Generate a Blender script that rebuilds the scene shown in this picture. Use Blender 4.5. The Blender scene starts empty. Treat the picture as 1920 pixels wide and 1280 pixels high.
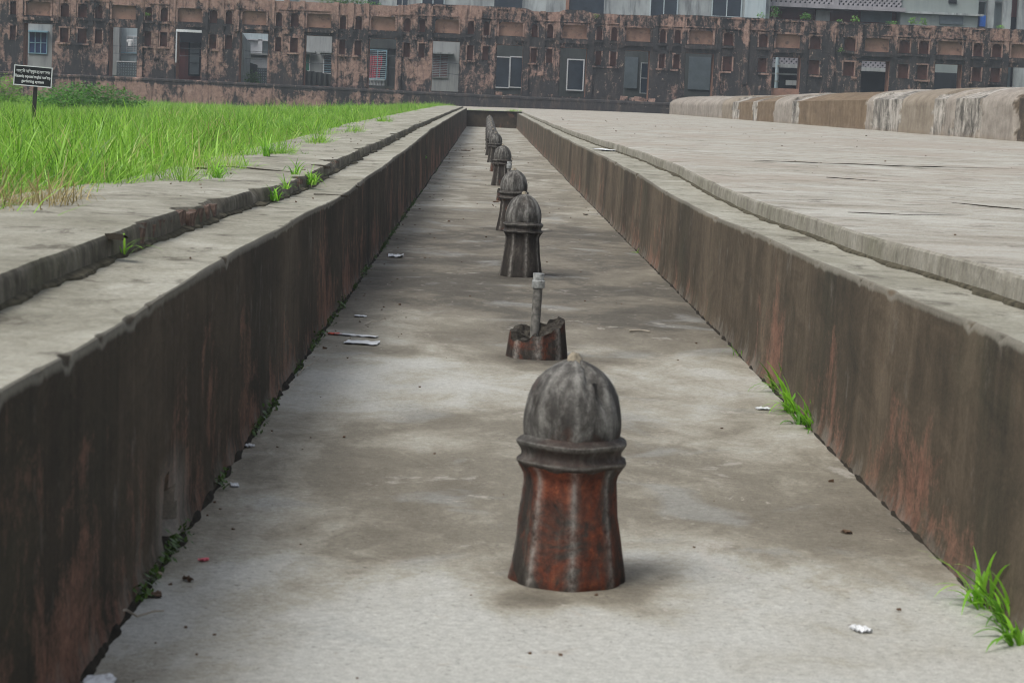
import bpy, math, random
import numpy as np
from mathutils import Vector, noise

random.seed(7)
S = bpy.context.scene
COL = S.collection

# ------------------------------------------------------------------ camera
F_PX, CAM_H, VP, ROLL = 4133.0, 1.10, (912.0, 184.0), 0.043
def _d(px, py): return np.array([(px-960)/F_PX, (640-py)/F_PX, -1.0])
_D = _d(*VP); _D /= np.linalg.norm(_D)
_U = np.cross(_d(VP[0]+1000, VP[1]+1000*ROLL), _D); _U /= np.linalg.norm(_U)
if _U[1] < 0: _U = -_U
_R = np.cross(_D, _U)
CM = np.array([_R, _D, _U]); CC = np.array([0, 0, CAM_H])
def on_z(px, py, z):
    r = CM@_d(px, py); return Vector(CC+r*((z-CAM_H)/r[2]))
def on_y(px, py, y):
    r = CM@_d(px, py); return Vector(CC+r*(y/r[1]))
def on_x(px, py, x):
    r = CM@_d(px, py); return Vector(CC+r*(x/r[0]))

cam = bpy.data.cameras.new('camera'); camo = bpy.data.objects.new('camera', cam); COL.objects.link(camo)
S.camera = camo
from mathutils import Matrix
camo.matrix_world = Matrix.Translation((0, 0, CAM_H)) @ Matrix([list(r) for r in CM]).to_4x4()
cam.sensor_fit = 'HORIZONTAL'; cam.sensor_width = 22.3; cam.lens = F_PX/1920*22.3
cam.clip_start = 0.05; cam.clip_end = 600
cam.dof.use_dof = True; cam.dof.focus_distance = 17.0; cam.dof.aperture_fstop = 8.0

# ------------------------------------------------------------------ light
SUN_EL, SUN_AZ = 56.0, -128.0       # azimuth from +Y towards +X
w = bpy.data.worlds.new('World'); S.world = w; w.use_nodes = True
nt = w.node_tree; nt.nodes.clear()
wo = nt.nodes.new('ShaderNodeOutputWorld'); bg = nt.nodes.new('ShaderNodeBackground')
sky = nt.nodes.new('ShaderNodeTexSky'); sky.sky_type = 'NISHITA'; sky.sun_disc = False
sky.sun_elevation = math.radians(SUN_EL); sky.sun_rotation = math.radians(SUN_AZ)
sky.dust_density = 4.0; sky.air_density = 1.0; sky.ozone_density = 1.0
hs = nt.nodes.new('ShaderNodeHueSaturation'); hs.inputs['Saturation'].default_value = 0.42
nt.links.new(sky.outputs[0], hs.inputs['Color']); nt.links.new(hs.outputs[0], bg.inputs['Color'])
nt.links.new(bg.outputs[0], wo.inputs['Surface']); bg.inputs['Strength'].default_value = 0.13
sl = bpy.data.lights.new('sun', 'SUN'); sl.energy = 1.3; sl.angle = math.radians(28); sl.color = (1.0, 0.96, 0.9)
so = bpy.data.objects.new('sun', sl); COL.objects.link(so)
_e, _a = math.radians(SUN_EL), math.radians(SUN_AZ)
so.rotation_euler = Vector((math.sin(_a)*math.cos(_e), math.cos(_a)*math.cos(_e), math.sin(_e))).to_track_quat('Z', 'Y').to_euler()
so.location = (-20, -10, 40)
S.view_settings.view_transform = 'Standard'; S.view_settings.look = 'None'
S.view_settings.exposure = 0.45; S.view_settings.gamma = 1.0
S.view_settings.use_curve_mapping = False
S.cycles.max_bounces = 6; S.cycles.diffuse_bounces = 3; S.cycles.transparent_max_bounces = 4
S.cycles.use_denoising = True; S.cycles.filter_width = 1.0

# ------------------------------------------------------------------ helpers
def lin(r, g, b):
    f = lambda c: (c/255/12.92) if c/255 <= .04045 else ((c/255+.055)/1.055)**2.4
    return (f(r), f(g), f(b), 1)
def nz(*a): return noise.noise(Vector((a+(0, 0, 0))[:3]))
def fbm(x, y, z=0, o=4):
    return noise.fractal(Vector((x, y, z)), 1.0, 2.0, o)
def lerp_table(t, x):
    if x <= t[0][0]: return t[0][1]
    for (a, b), (c, d) in zip(t, t[1:]):
        if x <= c:
            u = (x-a)/(c-a); u = u*u*(3-2*u); return b+(d-b)*u
    return t[-1][1]
def smooth(a, b, x):
    t = max(0, min(1, (x-a)/(b-a))); return t*t*(3-2*t)

class MB:
    def __init__(s): s.v = []; s.f = []; s.tone = []
    def add(s, p): s.v.append(tuple(p)); return len(s.v)-1
    def quad(s, a, b, c, d):
        i = len(s.v); s.v += [tuple(a), tuple(b), tuple(c), tuple(d)]; s.f.append((i, i+1, i+2, i+3))
    def box(s, x0, x1, y0, y1, z0, z1, j=0):
        i = len(s.v)
        for x in (x0, x1):
            for y in (y0, y1):
                for z in (z0, z1):
                    s.v.append((x+random.uniform(-j, j), y+random.uniform(-j, j), z+random.uniform(-j, j)))
        for q in ((0, 1, 3, 2), (4, 6, 7, 5), (0, 4, 5, 1), (2, 3, 7, 6), (0, 2, 6, 4), (1, 5, 7, 3)):
            s.f.append(tuple(i+k for k in q))
        return s
    def grid(s, rows, close=False):
        i = len(s.v); n = len(rows[0])
        for r in rows: s.v += [tuple(p) for p in r]
        for a in range(len(rows)-1):
            for b in range(n if close else n-1):
                c = (b+1) % n
                s.f.append((i+a*n+b, i+a*n+c, i+(a+1)*n+c, i+(a+1)*n+b))
        return s
    def tube(s, pts, r, n=8, cap=True):
        rr = r if isinstance(r, (list, tuple)) else [r]*len(pts); pts = [Vector(p) for p in pts]; rows = []
        for k, p in enumerate(pts):
            t = (pts[min(k+1, len(pts)-1)]-pts[max(k-1, 0)]).normalized()
            u = t.cross(Vector((0, 0, 1)) if abs(t.z) < .9 else Vector((1, 0, 0))).normalized(); v = t.cross(u)
            rows.append([p+(u*math.cos(2*math.pi*q/n)+v*math.sin(2*math.pi*q/n))*rr[k] for q in range(n)])
        i = len(s.v); s.grid(rows, True)
        if cap:
            s.f.append(tuple(i+q for q in range(n))[::-1]); e = i+(len(pts)-1)*n; s.f.append(tuple(e+q for q in range(n)))
        return s
    def bar(s, a, b, w, t, up=(0, 1, 0)):
        a, b = Vector(a), Vector(b); d = (b-a).normalized(); u = Vector(up); n = d.cross(u).normalized()
        i = len(s.v)
        for p in (a, b):
            for su, sn in ((-1, -1), (-1, 1), (1, 1), (1, -1)): s.v.append(tuple(p+u*su*t/2+n*sn*w/2))
        for q in ((3, 2, 1, 0), (4, 5, 6, 7), (0, 1, 5, 4), (1, 2, 6, 5), (2, 3, 7, 6), (3, 0, 4, 7)): s.f.append(tuple(i+k for k in q))
        return s
    def build(s, name, mat, parent=None, smooth=False, att=None):
        m = bpy.data.meshes.new(name); m.from_pydata(s.v, [], s.f); m.update()
        if smooth: m.polygons.foreach_set('use_smooth', [True]*len(m.polygons))
        if smooth: m.set_sharp_from_angle(angle=math.radians(38))
        if mat: m.materials.append(mat)
        if att:
            for k, vals in att.items():
                A = m.attributes.new(k, 'FLOAT', 'POINT'); A.data.foreach_set('value', vals)
        o = bpy.data.objects.new(name, m); COL.objects.link(o)
        if parent: o.parent = parent
        return o
def tag(o, label=None, cat=None, group=None, kind=None):
    if label: o['label'] = label
    if cat: o['category'] = cat
    if group: o['group'] = group
    if kind: o['kind'] = kind
    return o
def thing(name, label, cat, loc=(0, 0, 0), group=None):
    o = bpy.data.objects.new(name, None); COL.objects.link(o); o.location = loc; o.empty_display_size = .1
    return tag(o, label, cat, group)
def struct(o, kind='structure'): o['kind'] = kind; return o

# ------------------------------------------------------------------ materials
class Mat:
    def __init__(s, name, rough=.85, spec=.25):
        s.m = bpy.data.materials.new(name); s.m.use_nodes = True; s.t = s.m.node_tree
        s.b = s.t.nodes['Principled BSDF']; s.b.inputs['Roughness'].default_value = rough
        s.b.inputs['Specular IOR Level'].default_value = spec
        s._h = None
    def n(s, ty, **k):
        x = s.t.nodes.new('ShaderNode'+ty)
        for a, b in k.items(): setattr(x, a, b)
        return x
    def put(s, sock, v):
        if isinstance(v, bpy.types.NodeSocket): s.t.links.new(v, sock)
        elif isinstance(v, (tuple, list)) and len(v) == 3 and sock.type == 'RGBA': sock.default_value = (*v, 1)
        else: sock.default_value = v
    def pos(s): return s.n('NewGeometry').outputs['Position']
    def obj(s): return s.n('TexCoord').outputs['Object']
    def map(s, vec, sc=(1, 1, 1), loc=(0, 0, 0)):
        x = s.n('Mapping'); s.put(x.inputs['Vector'], vec); x.inputs['Scale'].default_value = sc
        if isinstance(loc, bpy.types.NodeSocket): s.put(x.inputs['Location'], loc)
        else: x.inputs['Location'].default_value = loc
        return x.outputs[0]
    def noise(s, vec, sc=1, det=5, ro=.6, dist=0):
        x = s.n('TexNoise'); s.put(x.inputs['Vector'], vec); x.inputs['Scale'].default_value = sc
        x.inputs['Detail'].default_value = det; x.inputs['Roughness'].default_value = ro; x.inputs['Distortion'].default_value = dist
        return x.outputs[0]
    def ramp(s, fac, stops, interp='LINEAR'):
        x = s.n('ValToRGB'); s.put(x.inputs[0], fac); r = x.color_ramp; r.interpolation = interp
        while len(r.elements) < len(stops): r.elements.new(1)
        for e, (p, c) in zip(r.elements, stops):
            e.position = p; e.color = (c, c, c, 1) if isinstance(c, (int, float)) else tuple(c)
        return x.outputs[0]
    def mix(s, f, a, b, mode='MIX'):
        x = s.n('Mix', data_type='RGBA', blend_type=mode); s.put(x.inputs[0], f); s.put(x.inputs[6], a); s.put(x.inputs[7], b)
        return x.outputs[2]
    def math(s, op, a, b=0.0, clamp=False):
        x = s.n('Math', operation=op, use_clamp=clamp); s.put(x.inputs[0], a); s.put(x.inputs[1], b); return x.outputs[0]
    def sep(s, v): x = s.n('SeparateXYZ'); s.put(x.inputs[0], v); return x.outputs
    def attr(s, name): x = s.n('Attribute', attribute_name=name); return x.outputs['Fac']
    def bump(s, h, st=.4, d=.02):
        x = s.n('Bump'); x.inputs['Strength'].default_value = st; x.inputs['Distance'].default_value = d; s.put(x.inputs['Height'], h)
        if s._h is not None: s.t.links.new(s._h, x.inputs['Normal'])
        s._h = x.outputs[0]; s.t.links.new(s._h, s.b.inputs['Normal'])
    def col(s, c): s.put(s.b.inputs['Base Color'], c); return s
    def rough(s, c): s.put(s.b.inputs['Roughness'], c)

def plain(name, c, rough=.7, var=.25, sc=8, spec=.3, metal=0):
    m = Mat(name, rough, spec); v = m.noise(m.obj(), sc, 4)
    d = tuple(x*(1-var) for x in c[:3])+(1,); l = tuple(min(1, x*(1+var)) for x in c[:3])+(1,)
    m.col(m.ramp(v, [(.3, d), (.7, l)])); m.b.inputs['Metallic'].default_value = metal
    return m.m

def mk_floor():
    m = Mat('channel_concrete', .78, .35); p = m.pos()
    big = m.noise(m.map(p, (1.1, .62, 1), (2, 1, 0)), 1.0, 6, .58, .9)
    mid = m.noise(m.map(p, (1, .7, 1)), 4.0, 9, .76, .6)
    fine = m.noise(p, 45, 6, .78); gr = m.noise(p, 190, 3, .7)
    y = m.sep(p)[1]
    yw = m.math('ADD', y, m.math('MULTIPLY', m.math('SUBTRACT', m.noise(m.map(p, (1.3, .6, 1)), 1.2, 6, .6, .4), .5), 2.6))
    yn = m.math('DIVIDE', yw, 90.)
    band = m.ramp(yn, [(0, .10), (.054, .12), (.060, .62), (.080, .60), (.088, .30), (.102, .38), (.115, .80), (.135, 1.0), (.19, .95), (.24, .66), (.40, .52), (1, .42)])
    st = m.math('ADD', m.math('MULTIPLY', band, .68), m.math('MULTIPLY', m.math('SUBTRACT', big, .5), 1.15))
    st = m.math('ADD', st, m.math('MULTIPLY', m.math('SUBTRACT', mid, .5), .70)); st = m.math('ADD', st, m.math('MULTIPLY', m.attr('damp_shade'), .45), True)
    c = m.ramp(st, [(0, (.455, .465, .435, 1)), (.13, (.41, .412, .375, 1)), (.20, (.36, .352, .302, 1)), (.34, (.275, .259, .210, 1)), (.42, (.205, .190, .150, 1)), (.60, (.150, .136, .106, 1)), (.70, (.100, .092, .074, 1)), (.95, (.066, .059, .047, 1))])
    cool = m.ramp(m.noise(m.map(p, (1, .8, 1), (7, 4, 0)), 1.9, 6, .6, .6), [(.57, 0), (.66, .40)]); c = m.mix(cool, c, (.31, .33, .325, 1))
    pale = m.ramp(m.noise(m.map(p, (1, .6, 1), (3, 9, 0)), 3.1, 8, .72, .8), [(.62, 0), (.645, .4), (.71, .6)])
    c = m.mix(pale, c, (.45, .435, .395, 1))
    flake = m.ramp(m.noise(m.map(p, (.8, 1.2, 1), (13, 2, 0)), 7, 7, .76, .9), [(.635, 0), (.65, .75)]); c = m.mix(flake, c, (.42, .395, .345, 1))
    spk = m.ramp(m.noise(p, 52, 3, .6), [(.64, 0), (.69, .8)])
    c = m.mix(m.math('MULTIPLY', spk, .6), c, (.045, .040, .032, 1)); sp2 = m.ramp(m.noise(m.map(p, (1, 1, 1), (4, 8, 1)), 40, 3, .6), [(.67, 0), (.71, .7)]); c = m.mix(m.math('MULTIPLY', sp2, band), c, (.42, .41, .37, 1))
    c = m.mix(.5, c, m.ramp(fine, [(.3, (.24, .23, .22, 1)), (.7, (.74, .73, .72, 1))]), 'OVERLAY')
    c = m.mix(.4, c, m.ramp(gr, [(.3, (.25, .24, .23, 1)), (.7, (.75, .74, .72, 1))]), 'OVERLAY')
    m.col(c); m.bump(m.math('ADD', m.math('MULTIPLY', mid, .4), m.math('MULTIPLY', fine, .4)), .6, .025); m.bump(flake, .4, .006)
    m.rough(m.ramp(st, [(0, .62), (1, .9)])); return m.m
def mk_wall(name, seed, pink, grey, lift=1.0, thr=.0):
    m = Mat(name, .9, .2); p = m.pos()
    s1 = m.noise(m.map(p, (1, .9, .95), (seed, seed, 0)), 3.2, 9, .78, .6)
    s2 = m.noise(m.map(p, (1, 7.0, .55), (0, seed, 3)), 2.0, 9, .72, .2)
    iso = m.noise(p, 9, 8, .76); gr = m.noise(p, 80, 5, .8)
    big = m.noise(m.map(p, (1, .7, .8), (seed, 2, 5)), 1.0, 5, .6)
    zone = m.noise(m.map(p, (.1, .9, .25), (seed, 12, 5)), 1.0, 4, .55)
    blot = m.noise(m.map(p, (1, .55, 1.1), (seed*3, 1, 2)), 4.5, 9, .78, .8)
    z = m.sep(p)[2]; rim = m.attr('rim')
    q = m.math('ADD', m.math('MULTIPLY', s2, .30), m.math('MULTIPLY', blot, .45)); q = m.math('ADD', q, m.math('MULTIPLY', m.math('SUBTRACT', zone, .5), .60)); q = m.math('ADD', q, .165)
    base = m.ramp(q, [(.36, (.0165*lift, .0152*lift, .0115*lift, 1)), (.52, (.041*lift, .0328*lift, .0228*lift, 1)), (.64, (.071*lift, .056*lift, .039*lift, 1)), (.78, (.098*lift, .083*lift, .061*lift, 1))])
    pk = m.math('ADD', m.math('MULTIPLY', m.math('SUBTRACT', s1, .5), 1.6), m.math('MULTIPLY', m.math('SUBTRACT', big, .5), 1.5))
    pk = m.math('ADD', pk, m.math('MULTIPLY', m.math('SUBTRACT', .36, z), pink)); pk = m.math('ADD', pk, m.math('MULTIPLY', m.math('SUBTRACT', gr, .5), .5)); pk = m.math('ADD', pk, m.math('MULTIPLY', m.math('SUBTRACT', s2, .5), .6))
    pf = m.ramp(m.math('SUBTRACT', pk, thr), [(.24, 0), (.32, .35), (.52, .9)])
    pc = m.ramp(iso, [(.3, (.10, .053, .037, 1)), (.7, (.29, .155, .108, 1))])
    c = m.mix(pf, base, pc)
    gf = m.ramp(m.math('ADD', m.noise(m.map(p, (1, 3, 2.0), (seed, 9, 1)), 1.7, 8, .74), m.math('MULTIPLY', m.math('MAXIMUM', m.math('SUBTRACT', .10, z), 0.), 1.6)), [(.58, 0), (.74, grey)])
    c = m.mix(gf, c, (.18, .165, .14, 1))
    lm = m.ramp(m.math('MULTIPLY', m.attr('lime'), m.math('ADD', m.math('MULTIPLY', s2, .9), m.math('MULTIPLY', blot, .6))), [(.30, 0), (.75, .75)]); c = m.mix(lm, c, (.26, .245, .215, 1))
    g2 = m.ramp(m.noise(m.map(p, (1, .9, .8), (1, seed, 4)), 1.7, 6), [(.54, 0), (.72, .35)])
    c = m.mix(g2, c, (.040*lift, .041*lift, .026*lift, 1))
    rf = m.ramp(m.math('SUBTRACT', m.math('ADD', m.math('MULTIPLY', iso, .022), m.math('MULTIPLY', s2, .010)), rim), [(.004, 0), (.014, .7)]); c = m.mix(rf, c, (.22, .21, .175, 1))
    c = m.mix(.45, c, m.ramp(gr, [(.3, (.22, .22, .22, 1)), (.7, (.78, .77, .75, 1))]), 'OVERLAY')
    m.col(c); m.bump(m.math('ADD', m.math('MULTIPLY', iso, .5), m.math('MULTIPLY', gr, .6)), .35, .010); return m.m
def mk_ledge(name, a, b, c3, moss=.25, stretch=(1, .7, 1)):
    m = Mat(name, .86, .25); p = m.pos()
    n1 = m.noise(m.map(p, stretch), 2.2, 8, .72, .6); n2 = m.noise(p, 11, 8, .75, .4); n3 = m.noise(p, 75, 5, .75)
    t = m.math('ADD', m.math('MULTIPLY', n1, .7), m.math('MULTIPLY', n2, .3))
    c = m.ramp(t, [(.30, c3), (.47, b), (.62, a)])
    d = m.ramp(m.noise(m.map(p, stretch, (5, 5, 0)), 4.5, 8, .76, .6), [(.55, 0), (.63, .75)])
    c = m.mix(d, c, (.085, .075, .058, 1))
    g = m.ramp(m.noise(p, 1.3, 5, .6), [(.55, 0), (.72, moss)]); c = m.mix(g, c, (.12, .115, .065, 1))
    c = m.mix(.5, c, m.ramp(n3, [(.3, (.2, .19, .18, 1)), (.7, (.76, .75, .73, 1))]), 'OVERLAY')
    if 'terrace' in name:
        tn = m.ramp(m.noise(m.map(p, (.5, .35, 1), (8, 3, 0)), .8, 6, .65, .5), [(.44, 0), (.62, .6)]); c = m.mix(tn, c, (.31, .265, .215, 1))
        pit = m.ramp(m.noise(m.map(p, (.7, 1.3, 1), (2, 6, 0)), 7, 8, .78, .6), [(.60, 0), (.65, .65)]); c = m.mix(pit, c, (.12, .105, .085, 1))
    m.col(c); m.bump(m.math('ADD', m.math('MULTIPLY', n2, .8), m.math('MULTIPLY', n3, .3)), .6, .025); return m.m
def mk_riser(name, a, b, c3):
    m = Mat(name, .9, .2); p = m.pos()
    n1 = m.noise(m.map(p, (1, 1.2, 1.2)), 3, 8, .72, .4); n2 = m.noise(p, 40, 6, .78); n4 = m.noise(m.map(p, (1, 9, .8)), 1.8, 6, .7)
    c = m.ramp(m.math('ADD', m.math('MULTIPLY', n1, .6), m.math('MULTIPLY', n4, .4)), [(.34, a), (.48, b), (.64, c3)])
    g = m.ramp(m.noise(p, 1.6, 5), [(.5, 0), (.66, .45)]); c = m.mix(g, c, (.12, .12, .075, 1))
    c = m.mix(.5, c, m.ramp(n2, [(.3, (.22, .22, .21, 1)), (.7, (.78, .76, .73, 1))]), 'OVERLAY')
    m.col(c); m.bump(n2, .5, .012); return m.m
def mk_parapet():
    m = Mat('parapet_lime_plaster', .9, .2); p = m.pos()
    st = m.noise(m.map(p, (.8, .45, .5)), 1.6, 9, .76, .4); st2 = m.noise(m.map(p, (1, .75, .8)), 1.5, 9, .78, .5); iso = m.noise(m.map(p, (1, .4, 1)), 3.6, 9, .78); fs = m.noise(m.map(p, (2, 1.6, .5)), 2.2, 8, .75)
    t = m.math('ADD', m.math('MULTIPLY', st, .35), m.math('MULTIPLY', iso, .3)); t = m.math('ADD', t, m.math('MULTIPLY', fs, .35))
    brown = m.ramp(t, [(.34, (.065, .047, .031, 1)), (.5, (.155, .112, .070, 1)), (.66, (.27, .21, .14, 1))])
    tan = m.ramp(t, [(.34, (.11, .090, .066, 1)), (.5, (.225, .19, .145, 1)), (.66, (.34, .305, .25, 1))])
    pale = m.ramp(t, [(.34, (.115, .10, .082, 1)), (.46, (.22, .195, .165, 1)), (.55, (.31, .28, .24, 1)), (.66, (.42, .39, .345, 1))])
    peel = m.ramp(m.math('ADD', m.math('MULTIPLY', st2, .6), m.math('MULTIPLY', fs, .4)), [(.40, (.035, .032, .028, 1)), (.46, (.14, .13, .112, 1)), (.52, (.30, .28, .245, 1)), (.60, (.50, .465, .42, 1))])
    c = m.mix(m.attr('pale'), brown, pale); c = m.mix(m.attr('tan'), c, tan); c = m.mix(m.attr('peel'), c, peel); c = m.mix(m.math('MULTIPLY', m.attr('dark'), m.ramp(iso, [(.4, .95), (.6, .55)])), c, (.040, .036, .032, 1))
    z = m.sep(p)[2]; ft = m.ramp(m.math('ADD', m.math('MULTIPLY', m.math('SUBTRACT', .80, z), 1.2), m.math('MULTIPLY', m.math('SUBTRACT', iso, .5), .8)), [(.05, 0), (.2, .5)]); c = m.mix(ft, c, (.22, .175, .125, 1))
    m.col(c); m.bump(iso, .4, .05); m.bump(st2, .3, .04); return m.m
def mk_facade(name='gallery_plaster', shift=0.0, zbias=True, xr=(.50, .54, .56, .50, .44, .43, .43)):
    m = Mat(name, .92, .15); p = m.pos(); x, y, z = m.sep(p)
    n1 = m.noise(m.map(p, (.9, 1, .6)), .8, 8, .70, .6); n2 = m.noise(m.map(p, (2.4, 1, .7), (7, 0, 2)), 1.2, 7, .70, .5)
    n3 = m.noise(p, 4.5, 8, .78, .6)
    t = m.math('ADD', m.math('MULTIPLY', n1, .85), m.math('MULTIPLY', n2, .75)); t = m.math('ADD', t, m.math('MULTIPLY', n3, .55))
    if zbias:
        zb = m.ramp(m.math('DIVIDE', z, 6.2), [(0, .62), (.17, .60), (.19, .36), (.26, .42), (.36, .52), (.50, .50), (.62, .46), (.70, .38), (.75, .50), (.85, .62), (.94, .64), (1, .34)])
        t = m.math('ADD', t, m.math('MULTIPLY', m.math('SUBTRACT', zb, .5), .8))
        xb = m.ramp(m.math('DIVIDE', m.math('ADD', x, 30.), 64.), [(0, xr[0]), (.2, xr[1]), (.40, xr[2]), (.50, xr[3]), (.56, xr[4]), (.75, xr[5]), (1, xr[6])])
        t = m.math('ADD', t, m.math('MULTIPLY', m.math('SUBTRACT', xb, .5), .9))
    f = m.ramp(m.math('ADD', t, shift-.07), [(1.0, 0), (1.04, .55), (1.10, 1)] if False else [(.99, 0), (1.0, .0)])
    g = m.n('MapRange'); m.put(g.inputs['Value'], m.math('ADD', t, shift)); g.inputs['From Min'].default_value = 1.07; g.inputs['From Max'].default_value = 1.19; f = g.outputs[0]
    mold = m.ramp(n2, [(.3, (.024, .0245, .026, 1)), (.52, (.042, .040, .040, 1)), (.68, (.098, .076, .065, 1))])
    pc = m.ramp(n3, [(.3, (.145, .095, .078, 1)), (.5, (.27, .176, .142, 1)), (.7, (.39, .275, .228, 1))])
    c = m.mix(f, mold, pc)
    sp = m.ramp(m.noise(m.map(p, (1, 1, .8), (3, 0, 11)), 4.2, 7, .78, .5), [(.62, 0), (.65, .8)]); c = m.mix(sp, c, (.40, .31, .24, 1))
    run = m.ramp(m.noise(m.map(p, (6, 1, .5), (1, 0, 6)), 1, 6, .7), [(.52, 0), (.66, .65)]); c = m.mix(run, c, (.032, .029, .028, 1))
    m.col(c); m.bump(m.math('ADD', f, m.math('MULTIPLY', n3, 1.4)), .6, .05); return m.m
def mk_niche(name, a, b):
    m = Mat(name, .9, .15); p = m.pos()
    n = m.noise(p, 1.6, 6, .65); n2 = m.noise(m.map(p, (6, 1, 1)), 1.2, 5, .6)
    c = m.ramp(n, [(.3, a), (.65, b)]); d = m.ramp(m.noise(p, 2.3, 6, .7), [(.55, 0), (.68, .8)]); c = m.mix(d, c, (.06, .05, .045, 1))
    m.col(c); m.bump(n2, .4, .02); return m.m
def mk_fountain(name, top):
    m = Mat(name, .8 if not top else .72, .3); p = m.obj(); oi = m.n('ObjectInfo')
    off = m.n('CombineXYZ'); m.put(off.inputs[0], m.math('MULTIPLY', oi.outputs['Random'], 30.)); m.put(off.inputs[2], m.math('MULTIPLY', oi.outputs['Random'], 11.))
    q = m.map(p, (1, 1, 1), off.outputs[0]); n1 = m.noise(m.map(q, (1, 1, .75)), 8.5, 7, .72, .6); n2 = m.noise(q, 40, 6, .75); n3 = m.noise(m.map(q, (1, 1, .35)), 22, 7, .7, .3)
    rd = m.sep(oi.outputs['Color'])[0]; ridge = m.attr('ridge'); z = m.sep(p)[2]
    black = m.ramp(n3, [(.3, (.010, .0085, .007, 1)), (.55, (.034, .029, .024, 1)), (.75, (.085, .075, .063, 1))])
    red = m.ramp(n2, [(.3, (.042, .014, .009, 1)), (.55, (.135, .037, .017, 1)), (.75, (.24, .078, .034, 1))])
    if top:
        grey = m.ramp(n3, [(.32, (.022, .020, .018, 1)), (.48, (.070, .067, .060, 1)), (.66, (.23, .225, .205, 1))])
        c = m.mix(m.ramp(n1, [(.46, 0), (.62, .85)]), grey, black)
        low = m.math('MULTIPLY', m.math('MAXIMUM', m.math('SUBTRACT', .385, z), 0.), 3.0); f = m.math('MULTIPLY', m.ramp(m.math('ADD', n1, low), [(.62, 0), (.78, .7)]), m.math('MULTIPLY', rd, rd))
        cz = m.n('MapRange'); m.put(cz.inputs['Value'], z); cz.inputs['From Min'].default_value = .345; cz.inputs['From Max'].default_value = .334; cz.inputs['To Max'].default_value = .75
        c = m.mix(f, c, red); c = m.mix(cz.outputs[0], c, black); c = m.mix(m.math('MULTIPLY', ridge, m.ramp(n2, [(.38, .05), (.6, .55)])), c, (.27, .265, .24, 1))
    else:
        f = m.ramp(m.math('ADD', n1, m.math('MULTIPLY', m.math('SUBTRACT', rd, .62), .5)), [(.46, 0), (.62, 1)])
        c = m.mix(f, black, red); c = m.mix(m.math('MULTIPLY', ridge, m.ramp(n2, [(.36, .05), (.58, .85)])), c, (.25, .235, .21, 1))
        gp = m.ramp(m.noise(q, 7, 6, .72), [(.60, 0), (.72, .5)]); c = m.mix(gp, c, (.11, .10, .088, 1))
    c = m.mix(.4, c, m.ramp(m.noise(q, 130, 3, .7), [(.3, (.25, .25, .25, 1)), (.7, (.75, .75, .75, 1))]), 'OVERLAY')
    m.col(c); m.bump(m.math('ADD', m.math('MULTIPLY', n1, .5), n2), .6, .007); return m.m
def mk_leaf(name, dark, light, dry, trans=.35, blades=False):
    m = Mat(name, .42, .5); oi = m.n('ObjectInfo'); p = m.obj(); r = oi.outputs['Random']
    if blades:
        v = m.math('ADD', m.math('MULTIPLY', r, .38), m.math('MULTIPLY', m.attr('tone'), .62)); big = m.noise(m.pos(), .5, 4, .6)
        v = m.math('ADD', v, m.math('MULTIPLY', m.math('SUBTRACT', big, .5), .5))
        c = m.ramp(v, [(.05, tuple(x*.55 for x in dark[:3])+(1,)), (.32, dark), (.60, light), (.84, tuple(min(1, x*1.25) for x in light[:3])+(1,)), (.95, dry)])
    else:
        v = m.math('ADD', m.math('MULTIPLY', r, .3), m.math('MULTIPLY', m.noise(p, 23, 3), .7)); c = m.ramp(v, [(.25, dark), (.55, light), (.75, light), (.85, dry)])
    m.col(c)
    t = m.n('BsdfTranslucent'); m.put(t.inputs['Color'], c); x = m.n('MixShader'); x.inputs[0].default_value = trans
    m.t.links.new(m.b.outputs[0], x.inputs[1]); m.t.links.new(t.outputs[0], x.inputs[2]); m.t.links.new(x.outputs[0], m.t.nodes['Material Output'].inputs['Surface'])
    return m.m
def mk_soil():
    m = Mat('field_soil', .95, .1); p = m.pos(); n = m.noise(p, 1.8, 6, .7)
    m.col(m.ramp(n, [(.3, (.05, .06, .02, 1)), (.55, (.08, .13, .03, 1)), (.75, (.13, .12, .06, 1))])); m.bump(n, .8, .1); return m.m
def mk_building(name, a, b, c3, sc=.9, stain=.6):
    m = Mat(name, .85, .25); p = m.pos(); n = m.noise(m.map(p, (1, 1, .5)), sc, 6, .65); s_ = m.noise(m.map(p, (3, 3, .35)), 1.1, 5, .65)
    c = m.ramp(n, [(.3, a), (.7, b)]); c = m.mix(m.ramp(s_, [(.48, 0), (.7, stain)]), c, c3); m.col(c); m.bump(n, .2, .02); return m.m
def mk_glass(name, c, rough=.15):
    m = Mat(name, rough, .5); v = m.noise(m.pos(), 1.5, 3); d = tuple(x*.6 for x in c[:3])+(1,); m.col(m.ramp(v, [(.35, d), (.65, c)])); return m.m

M = {}
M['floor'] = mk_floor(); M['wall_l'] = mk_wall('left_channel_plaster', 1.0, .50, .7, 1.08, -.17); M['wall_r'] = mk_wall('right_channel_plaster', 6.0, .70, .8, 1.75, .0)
M['ledge'] = mk_ledge('ledge_concrete', (.40, .395, .34, 1), (.275, .268, .218, 1), (.13, .124, .096, 1))
M['terrace'] = mk_ledge('terrace_plaster', (.46, .46, .42, 1), (.345, .33, .285, 1), (.19, .165, .125, 1), .25, (.6, .8, 1))
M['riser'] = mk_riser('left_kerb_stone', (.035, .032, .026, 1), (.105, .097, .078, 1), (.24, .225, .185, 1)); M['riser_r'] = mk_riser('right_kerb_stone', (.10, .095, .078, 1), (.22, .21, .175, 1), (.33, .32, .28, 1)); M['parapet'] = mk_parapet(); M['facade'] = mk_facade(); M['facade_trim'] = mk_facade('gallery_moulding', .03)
M['frame_salmon'] = mk_facade('niche_frame_plaster', .10, False)
M['jamb'] = mk_niche('jamb_plaster', (.17, .095, .07, 1), (.30, .175, .13, 1))
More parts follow.
